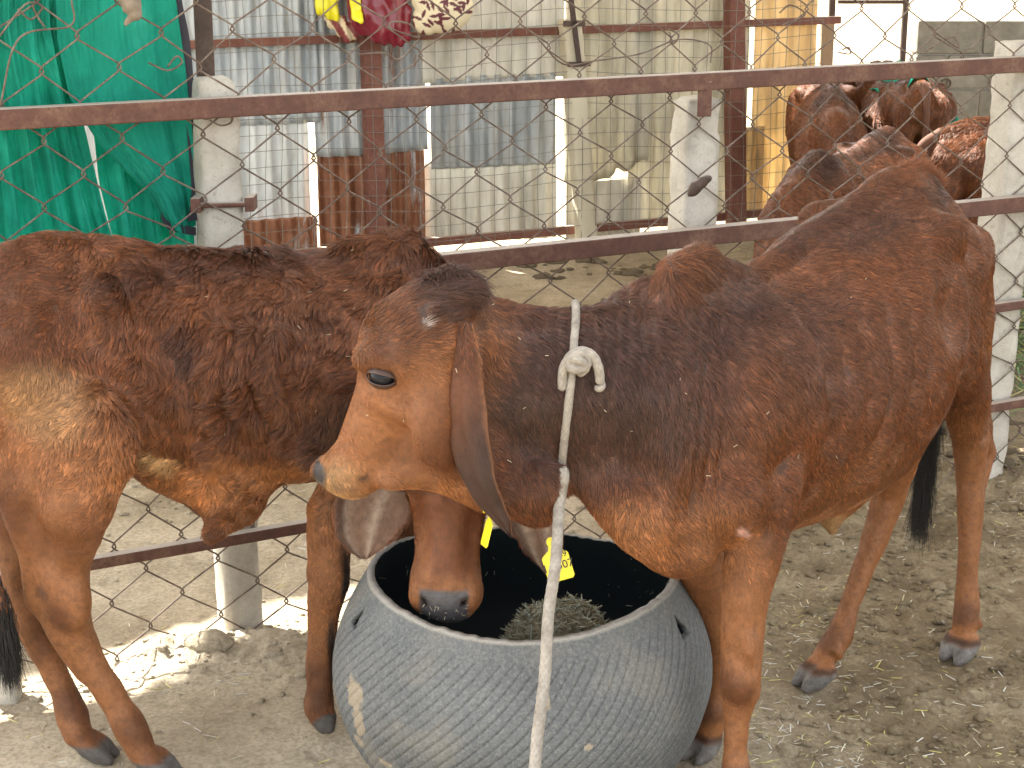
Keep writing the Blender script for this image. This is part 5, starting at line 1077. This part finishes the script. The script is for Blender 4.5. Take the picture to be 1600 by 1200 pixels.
    bl = [(ax(-.15, .1, .78), (.38, .4, .22), np.array((.115, .042, .017)), .8), (ax(-.1, .15, .66), (.16, .2, .13), DARK * 1.35, .7), (ax(.10, 0, .82), (.15, .25, .22), DARK * 1.5, .7), (ax(-.3, 0, .99), (.35, .3, .045), DARK * 1.4, .6), (ax(-.02, 0, 1.0), (.12, .2, .07), RED * .8, .7), (ax(-.54, .12, .97), (.05, .06, .045), DARK, .5), (ax(-.43, .15, .86), (.05, .07, .07), DARK * 1.2, .6),
          (ax(-.60, .12, .80), (.13, .2, .10), RED * 1.25, .6), (ax(-.78, .1, .74), (.16, .2, .16), TB, .9), (at(110, 720, 3.0), (.16, .2, .16), TB, .85), (at(60, 620, 3.0), (.12, .2, .09), PALE * .8, .5), (ax(-.35, .1, .56), (.26, .25, .075), TB * .9, .85),
          (at(235, 745, 3.1), (.06, .12, .035), PALE * 1.1, .8), (at(315, 780, 3.15), (.06, .12, .06), TAN * 1.5, .8), (at(328, 838, 3.16), (.025, .06, .022), RED * .8, .9), (ax(-.20, .12, .56), (.2, .2, .05), TB * .8, .6)]
    for hpt in (H[0], H[2], H[3]): bl += [(hpt + [-.03, 0, .28], (.13, .12, .34), TB * .9, .9), (hpt + [-.03, 0, .12], (.07, .07, .05), RED * .75, .7), (hpt + [.0, 0, .055], (.07, .07, .025), RED, .5)]
    bl += [(at(110, 955, 3.03), (.035, .06, .05), RED * .8, .6), (at(60, 1000, 3.12), (.03, .05, .06), RED * .8, .5), (at(225, 1105, 3.0), (.03, .1, .085), BLACKH * 1.6, .9), (at(240, 1160, 3.0), (.035, .1, .05), BLACKH * 1.6, .9), (at(545, 880, 3.25), (.014, .12, .10), BLACKH * 1.6, .95), (at(522, 1010, 3.25), (.012, .1, .14), BLACKH * 1.6, .9), (at(512, 1100, 3.2), (.03, .1, .03), RED * .6, .7), (at(100, 950, 3.03), (.03, .06, .06), RED * .9, .7), (at(75, 920, 3.03), (.02, .06, .02), BLACKH * 2, .5)]
    bl += [(hp(.5, 0), (.10, .08, .20), RED * 1.25, .9), (hp(.7, .0, -.13), (.02, .06, .08), TB, .5), (hp(.92, .02), (.085, .09, .045), TAN * .85, .9), (hp(1.0, -.12), (.08, .06, .03), TAN, .7)]
    lt = (.75 * (1 - sstep(.40, .62, z)) * (1 - .5 * sstep(.2, .6, vnoise(V, 8, 3))))[:, None]; col = blend(V, RED * .95 * (1 - lt) + TAN * lt, bl, 2); hf = hoofness(V, H[1:]); hf = np.maximum(hf, (np.linalg.norm((V - at(512, 1138, 3.2)), axis=1) < .036) * 1.); col = col * (1 - hf[:, None]) + HOOF * .6 * hf[:, None]
    q = (V - P0) / Lh; qa, qb, qc = q @ f, q @ up, np.abs(q @ sd); nose = sstep(.905, .925, qa + .10 * np.maximum(qc - .05, 0)) * (1 - sstep(.105, .125, qc)) * sstep(-.17, -.14, qb) * (qa < 1.2)
    col = col * (1 - nose[:, None]) + NOSE * nose[:, None]
    for q2 in (-1, 1):
        w2 = (1 - sstep(.7, 1.1, np.linalg.norm(np.stack([(q @ f - .955) / .040, (q @ sd - q2 * (.100 - .5 * (q @ f - .955))) / .022, (q @ up + .03) / .06], 1), axis=1)))[:, None]; col = col * (1 - w2) + np.array((.006, .005, .006)) * w2
    bald = np.clip(hf + nose, 0, 1); wet = nose
    fl = np.tile(-hd * .55 + np.array([0, 0, -.85]), (len(V), 1))
    def lie(p, r, v):
        w = np.exp(-(np.linalg.norm((V - p) / np.broadcast_to(np.asarray(r, float), (3,)), axis=1) ** 2))[:, None]; fl[:] = fl * (1 - w) + np.asarray(v) * w
    lie(hp(.5, 0), (.12, .10, .26), (0, -.1, .9)); lie(ax(-.75, .1, .85), .2, (-.5, 0, -.8))
    fl = np.where(z[:, None] < .48, np.where((np.abs(V[:, 0:1] + .12) < .1) & (V[:, 1:2] < 3.15), np.array([0, -.2, .6]), np.array([.05, .0, -1.])), fl)
    L = np.interp(z, [0, .1, .45, .6, .75, 1.1], [.007, .007, .009, .022, .032, .028]); L *= np.interp(lo[:, 0], [-.8, -.62, -.45, 0, .2], [.30, .50, 1.1, 1.1, 1.]); hm = np.exp(-(np.linalg.norm((V - hp(.6, 0)) / [.12, .11, .24], axis=1) ** 2)); L = L * (1 - .8 * hm)
    root = empty('calf', (W0[0], W0[1], 0), 'shaggy brown calf at the left with its head down in the tyre trough', 'calf', 'calves in the pen')
    parts = [(ear_shell(hp(.16, -.20, -.17), at(571, 873, 3.02), .155, (.35, -.9, .05), (-.035, -.02, .0), cup=.30), 0), (ear_shell(hp(.16, -.20, .17), at(852, 893, 3.04), .11, (-.35, -.9, -.1), (.035, -.03, .0), cup=.45), 1)]
    for (ev, eq, sdn, tt, xx), w in parts:
        st = (np.exp(-((xx + .15) / .13) ** 2) + np.exp(-((xx - .45) / .10) ** 2))[:, None] * (sdn[:, None] > .5)
        ec = np.where(sdn[:, None] > .5, np.array((.17, .095, .06)), RED); ec = ec * (1 - .7 * st) + np.array((.50, .40, .32)) * .7 * st; ed = sstep(.72, .95, np.abs(xx))[:, None]; ec = ec * (1 - ed * .8) + RED * 1.1 * ed * .8; dk = (sdn > .5)[:, None] * np.exp(-((xx[:, None] - .75) / .2) ** 2); ec = ec * (1 - .6 * dk) + BLACKH * 3 * .6 * dk
        V = np.vstack([V, ev]); Q = np.vstack([Q, eq + len(V) - len(ev)]); col = np.vstack([col, ec]); fl = np.vstack([fl, np.tile((0, 0, -1.), (len(ev), 1))]); L = np.concatenate([L, .004 + .009 * np.abs(xx) ** 3]); bald = np.concatenate([bald, .3 * sdn]); wet = np.concatenate([wet, np.zeros(len(ev))])
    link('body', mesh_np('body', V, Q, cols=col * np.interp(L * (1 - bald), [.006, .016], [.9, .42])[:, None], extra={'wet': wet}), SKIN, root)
    grow_fur(root, V, Q, col, L, fl, NF(420000), rad=.00046, lift=.46, clump=.95, seed=12, bald=bald, curl=.45, cell=.009, lock=.75)
    for q in (-1, 1): eye_obj(hp(.42, -.07, q * .205), .019, sd * q * 1 + up * .35, root, up=-f, flat=.8)
    tl = spline([ax(-.86, 0, .97), ax(-.96, 0, .90), ax(-.97, .03, .74), ax(-.93, .06, .55), at(-10, 915, 3.02), at(6, 985, 3.0)], 44)
    m = MB(); m.tube(tl, np.interp(np.linspace(0, 1, 44), [0, .3, 1], [.026, .016, .011]), 10); tail = m.build('tail', mat('tail', RED, .8), root, smooth=True)
    hair_tuft('tail_switch', tail, tl[-14:], [(.08, 0, -1)], .10, NF(5000), BLACKH, .0006, .10, 5, .25)
    tg = at(861, 848, 2.985); tag_obj(root, tg, (-.10, -.97, .2), (.30, -.1, -.95), text=[('169', .031, .0165, .010), ('1 8507', .052, .0215, .0)], size=.072)
    return root

def head_prims(S, hp, L, sd, up, f, open_mouth=0):
    A = (sd, up, f)
    S.ell(hp(.16, -.17), (.165 * L * 1.05, .17 * L, .22 * L), A, .02)
    S.chain([hp(.12, -.16), hp(.34, -.13), hp(.55, -.118), hp(.75, -.115), hp(.93, -.12)], np.array([.17, .160, .132, .118, .118]) * L, .02, n=sd, e=1.33)
    S.chain([hp(.22, -.38), hp(.5, -.30), hp(.75, -.24), hp(.92, -.20)], np.array([.13, .10, .085, .08]) * L, .03, n=sd, e=.85)
    S.ell(hp(.90, -.115), (.152 * L, .118 * L, .17 * L), A, .03)
    for q in (-1, 1):
        S.ell(hp(.40, -.02, q * .15), (.06 * L, .05 * L, .08 * L), A, .03)
        S.ell(hp(.34, -.25, q * .10), (.09 * L, .15 * L, .16 * L), A, .04)
        S.ell(hp(.42, -.075, q * .225), (.05 * L, .045 * L, .055 * L), A, .01, sub=True)
        S.chain([hp(.925, .0, q * .118), hp(.955, -.012, q * .105), hp(.985, -.02, q * .085)], [.016 * L, .024 * L, .014 * L], .006, sub=True)
        S.ell(hp(.93, -.05, q * .130), (.035 * L, .06 * L, .06 * L), A, .02)
        S.ell(hp(.0, -.08, q * .10), (.05 * L, .05 * L, .05 * L), A, .02)
        S.ell(hp(.66, -.03, q * .135), (.03 * L, .04 * L, .12 * L), A, .03, sub=True)
    S.chain([hp(.88, -.195, .1), hp(.985, -.19, 0), hp(.88, -.195, -.1)], .008 * L, .008, sub=True)

# ---- calves standing behind the fence
def calf_plain(loc, yaw, height, label, seed, neck=(.22, .12), head_dir=(.8, -.5), turn=0., tint=1., ear_drop=1., fur=60000, olive=0.):
    """standing calf; local frame x forwards; neck = (reach, rise) of the poll, head_dir in the calf's plane"""
    k = height / 1.02; hd = np.array([math.cos(yaw), math.sin(yaw), 0]); lf = np.array([-hd[1], hd[0], 0]); W0 = np.array([loc[0], loc[1], 0.])
    S = Sculpt(W0, yaw, .0115); ax = lambda u, l, h: W0 + k * (hd * u + lf * l + np.array([0, 0, h]))
    tor = [(.24, .86, .60, .070), (.12, .96, .55, .11), (0, .99, .52, .14), (-.12, .985, .50, .158), (-.24, .985, .49, .178), (-.38, .985, .48, .195), (-.50, .995, .49, .19), (-.60, 1.01, .53, .175), (-.70, 1.03, .60, .16), (-.80, 1.03, .67, .145), (-.90, 1.0, .74, .118), (-.97, .95, .80, .085), (-1.0, .90, .83, .05)]
    S.torso([tuple(k * q for q in t) for t in tor]); S.chain([ax(.06, 0, .95), ax(-.02, 0, .985), ax(-.10, 0, .965)], [.04, .05, .04], .05)
    S.chain([ax(-.1, 0, .97), ax(-.5, 0, .985), ax(-.80, 0, 1.02), ax(-.93, 0, .985)], .018, .04)
    g = random.Random(seed); H = []
    for q in (1, -1):
        S.ell(ax(-.655, q * .13, .95), (.05, .035, .035), (hd, lf, (0, 0, 1)), .04); S.ell(ax(-.935, q * .08, .89), (.045, .035, .045), (hd, lf, (0, 0, 1)), .04)
        S.ell(ax(-.565, q * .20, .86), (.08, .045, .075), (hd, lf, (0, 0, 1)), .04, sub=True)
        S.chain([ax(-.03, q * .075, .92), ax(.05, q * .115, .78), ax(.10, q * .115, .66), ax(-.02, q * .12, .60)], [.045, .062, .06, .05], .035)
        a = g.uniform(-.06, .1); h = ax(-.02 + a, q * .10, 0); H.append(h); leg(S, [ax(-.02, q * .12, .62), ax(a * .4, q * .11, .45), ax(a * .8, q * .105, .32), ax(a, q * .10, .22), ax(a - .02, q * .10, .11), h + [0, 0, .05]], [.055, .045, .036, .023, .029, .027], .02, h, hd)
        b = g.uniform(-.06, .1); h = ax(-.86 + b, q * .10, 0); H.append(h); leg(S, [ax(-.80, q * .075, .86), ax(-.74, q * .10, .72), ax(-.84, q * .10, .56), ax(-.93 + b, q * .10, .44), ax(-.90 + b, q * .10, .25), ax(-.88 + b, q * .10, .11), h + [0, 0, .05]], [.11, .09, .062, .036, .024, .029, .027], .03, h, hd)
        S.chain([ax(-.93, q * .075, .86), ax(-.95, q * .09, .66), ax(-.965 + b, q * .10, .46)], [.055, .038, .018], .03)
    ct, st = math.cos(turn), math.sin(turn); nd = hd * ct + lf * st
    poll = ax(.16, 0, .92) + k * (nd * neck[0] + np.array([0, 0, neck[1]]))
    S.chain([ax(.05, 0, .78), ax(.17, 0, .80) + nd * .03, poll * .5 + ax(.18, 0, .82) * .5, poll - nd * .03], [.17, .14, .105, .085], .04, n=lf, e=.62)
    S.chain([ax(.15, 0, .60), ax(.24, 0, .70), poll * .4 + ax(.22, 0, .72) * .6], [.06, .04, .03], .03)
    f = nrm(nd * head_dir[0] + np.array([0, 0, head_dir[1]])); sd = nrm(np.cross(nd, (0, 0, 1))); up = np.cross(sd, f); Lh = .38 * k
    hp = lambda a, b, c=0.: poll + Lh * (a * f + b * up + c * sd)
    head_prims(S, hp, Lh, sd, up, f)
    V, Q = S.mesh(); V = relax(V, Q, 2); V = V + vnormals(V, Q) * (.004 * vnoise(V, 9, seed))[:, None]
    bl = [(ax(0, 0, 1.0), (.16, .16, .1), DARK * 1.3, .8), (ax(-.5, 0, 1.02), (.4, .4, .05), DARK * 1.5, .6), (ax(-.35, 0, .48), (.35, .35, .08), TAN * .8, .8), (ax(-.97, 0, .72), (.09, .09, .24), TAN * .7, .7)]
    for h in H: bl += [(h + [0, 0, .28], (.1, .1, .32), TAN * .85, .85)]
    bl += [(hp(.95, -.1), .06, TAN * .9, .7)]
    col = blend(V, RED * tint * 1.05, bl, seed)
    if olive:
        mk = sstep(.1, .5, fbm(V, 14, 3, seed)) * sstep(.75, .9, V[:, 2]) * olive; col = col * (1 - mk[:, None]) + np.array((.16, .14, .05)) * mk[:, None]  # olive patches over the upper body
    hf = hoofness(V, H); col = col * (1 - hf[:, None]) + HOOF * .7 * hf[:, None]; q = V - hp(1.0, -.1)
    nose = (1 - sstep(.8, 1.05, np.linalg.norm(q, axis=1) / .045)); col = col * (1 - nose[:, None]) + NOSE * nose[:, None]
    fl = np.tile(-hd * .7 + np.array([0, 0, -.7]), (len(V), 1)); L = np.interp(V[:, 2], [0, .45, .6, 1.1], [.008, .009, .018, .024]); bald = np.clip(hf + nose, 0, 1)
    for q in (-1, 1):
        b0 = hp(.14, -.2, q * .17); t0 = b0 + k * (sd * q * (.16 - .08 * ear_drop) + np.array([0, 0, -.20 * ear_drop]) - nd * .04)
        ev, eq, sdn, tt, xx = ear_shell(b0, t0, .10 * k, nd * .8 + sd * q * .2, sd * q * .03, cup=.4, n=14, m=9)
        ec = np.where(sdn[:, None] > .5, np.array((.30, .16, .11)), RED * tint)
        V = np.vstack([V, ev]); Q = np.vstack([Q, eq + len(V) - len(ev)]); col = np.vstack([col, ec]); fl = np.vstack([fl, np.tile((0, 0, -1.), (len(ev), 1))]); L = np.concatenate([L, np.full(len(ev), .008)]); bald = np.concatenate([bald, np.zeros(len(ev))])
    root = empty('calf', W0, label, 'calf', 'calves in the pen')
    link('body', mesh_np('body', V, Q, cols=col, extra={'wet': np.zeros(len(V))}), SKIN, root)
    grow_fur(root, V, Q, col, L, fl, NF(fur), rad=.0008, lift=.3, clump=.5, seed=seed, bald=bald, npts=3, cell=.02)
    for q in (-1, 1): eye_obj(hp(.42, -.07, q * .205), .019 * k, sd * q + up * .35, root, up=-f, flat=.8)
    tl = spline([ax(-.93, 0, .985), ax(-1.02, 0, .93), ax(-1.04, .0, .80), ax(-1.03, .02, .55), ax(-1.02, .03, .42)], 30)
    m = MB(); m.tube(tl, np.interp(np.linspace(0, 1, 30), [0, .3, 1], [.026, .016, .011]), 8); tail = m.build('tail', TAILM, root, smooth=True)
    hair_tuft('tail_switch', tail, tl[-8:], [(0, 0, -1)], .16, NF(500), BLACKH, .001, .1, 5, .2, npts=4)
    return root, ax, hp
TAILM = mat('tail', (.10, .04, .02), .8)
# ------------------------------------------------------------------ put the calves in the pen
from mathutils.bvhtree import BVHTree
root_a, _px = calf_front()
ba = [c for c in root_a.children if c.name.startswith('body')][0]; va = np.empty(len(ba.data.vertices) * 3, np.float32); ba.data.vertices.foreach_get('co', va)
bvh = BVHTree.FromPolygons([Vector(v) for v in va.reshape(-1, 3)], [tuple(p.vertices) for p in ba.data.polygons])
halter(bvh)
calf_left()
def yaw(x, y): return math.atan2(y, x)
calf_plain((.96, 5.38), yaw(-.5, -.87), .90, 'dark brown calf just behind the fence with a sunlit patch on its back', 31, neck=(.20, -.30), head_dir=(.4, -.9), fur=110000)
calf_plain((1.42, 7.6), yaw(-.12, -1), .88, 'calf behind the sunlit-backed calf, only its rounded back showing', 32, neck=(.2, -.25), head_dir=(.4, -.9))
calf_plain((1.68, 8.75), yaw(-.15, -1), .80, 'calf with raised dark head facing the fence, beside the brown post', 33, neck=(.06, .12), head_dir=(.55, -.85), tint=.6)
calf_plain((2.00, 9.9), yaw(-.3, .95), .78, 'farthest calf, a dark fuzzy back glimpsed between its neighbours', 34, neck=(.2, -.2), head_dir=(.6, -.8), tint=.5, olive=.6)
r5, ax5, _ = calf_plain((1.86, 8.55), yaw(.02, 1), .92, 'calf seen from behind with a torn green net lying over its rump', 35, neck=(.2, 0), fur=80000)
calf_plain((2.36, 6.42), yaw(.97, .24), .90, 'brown calf standing side-on behind the right-hand concrete post', 36, neck=(.22, -.1), fur=100000)
calf_plain((1.82, 7.02), yaw(1, .08), .68, 'calf mostly hidden by the right-hand post, one ear showing', 37, neck=(.18, .20), head_dir=(.55, -.85), ear_drop=.5, turn=-1.35)
def net_scrap():
    k = .92 / 1.02; W0 = np.array([1.86, 8.55, 0]); V = []; F = []; n, m_ = 40, 30
    for i in range(n + 1):
        for j in range(m_ + 1):
            u = -.20 - .68 * j / m_; x = (i / n - .38) * .34; h = 1.035 - 2.6 * abs(x) ** 1.7 * 3 + .012 * math.sin(j * .8 + i * .3) ; h = max(h, .80 if x > 0 else .9); q = np.array([[x * 6, u * 6, 0]]); V.append(ax5(u, -x * 1.0, h + .012 + .012 * vnoise(q, 1.5, 3)[0]))
    for i in range(n):
        for j in range(m_):
            if vnoise(np.array([[i * .22, j * .22, 3.]]), 1, 4)[0] > -.75: a = i * (m_ + 1) + j; F.append((a, a + m_ + 1, a + m_ + 2, a + 1))
    o = link('net_scrap', mesh_np('net_scrap', V, np.array(F)), NET); md = o.modifiers.new('t', 'SOLIDIFY'); md.thickness = .003; tag(o, 'torn piece of green net draped over the far calf\'s back', 'net scrap')
net_scrap()

def clinging():
    P = []; D = []; g_ = np.random.default_rng(3); bb = []
    for r_ in [o for o in bpy.data.objects if o.get('category') == 'calf'][:2]:
        b = [c for c in r_.children if c.name.startswith('body')][0]; v = np.empty(len(b.data.vertices) * 3, np.float32); b.data.vertices.foreach_get('co', v); bb.append(BVHTree.FromPolygons([Vector(q) for q in v.reshape(-1, 3)], [tuple(p.vertices) for p in b.data.polygons]))
    V = []; F = []; cols = []
    for k in range(62):
        x, y = (g_.uniform(655, 735), g_.uniform(944, 980)) if k >= 34 else (g_.uniform(300, 560), g_.uniform(390, 700)) if k % 3 == 0 else ((g_.uniform(560, 1000), g_.uniform(430, 740)) if k % 3 == 1 else (g_.uniform(1000, 1500), g_.uniform(400, 800)))
        d = nrm(ray(x, y)); best = None
        for q in bb:
            l, n, i, ds = q.ray_cast(Vector((0, 0, CAM_H)), Vector(d))
            if l is not None and (best is None or ds < best[0]): best = (ds, np.array(l), np.array(n))
        if best is None: continue
        _, l, n = best; l = l - d * .012; t = nrm(np.cross(n, g_.normal(0, 1, 3))); s = nrm(np.cross(n, t)); L = g_.uniform(.002, .005); w = .0005; b = len(V)
        V += [l - t * L + s * w, l - t * L - s * w, l + t * L - s * w, l + t * L + s * w, l - t * L - d * w, l + t * L - d * w]; F += [(b, b + 4, b + 5, b + 3), (b + 4, b + 1, b + 2, b + 5), (b, b + 3, b + 2, b + 1)]; cols += [np.array((.56, .49, .33)) * g_.uniform(.6, 1.1)] * 6
    o = link('clinging_straw', mesh_np('clinging_straw', V, np.array(F), smooth=False, cols=cols), STRAWM); tag(o, 'tiny bits of straw caught in the coats of the two near calves', 'straw', kind='stuff')
clinging()
def rag():
    S = Sculpt((0, 0), 0, .004); y = 3.56; S.chain([at(196, -12, y), at(206, 8, y), at(212, 24, y), at(196, 38, y)], [.022, .020, .012, .006], .01); V, Q = S.mesh(); V = V + vnormals(V, Q) * (.009 * fbm(V, 45, 3, 3))[:, None]
    root = link('rag', mesh_np('rag', V, Q), mat('grey_rag', (.20, .16, .12), .9)); tag(root, 'small grey-brown rag tied to the wire in front of the green net', 'rag')
rag()
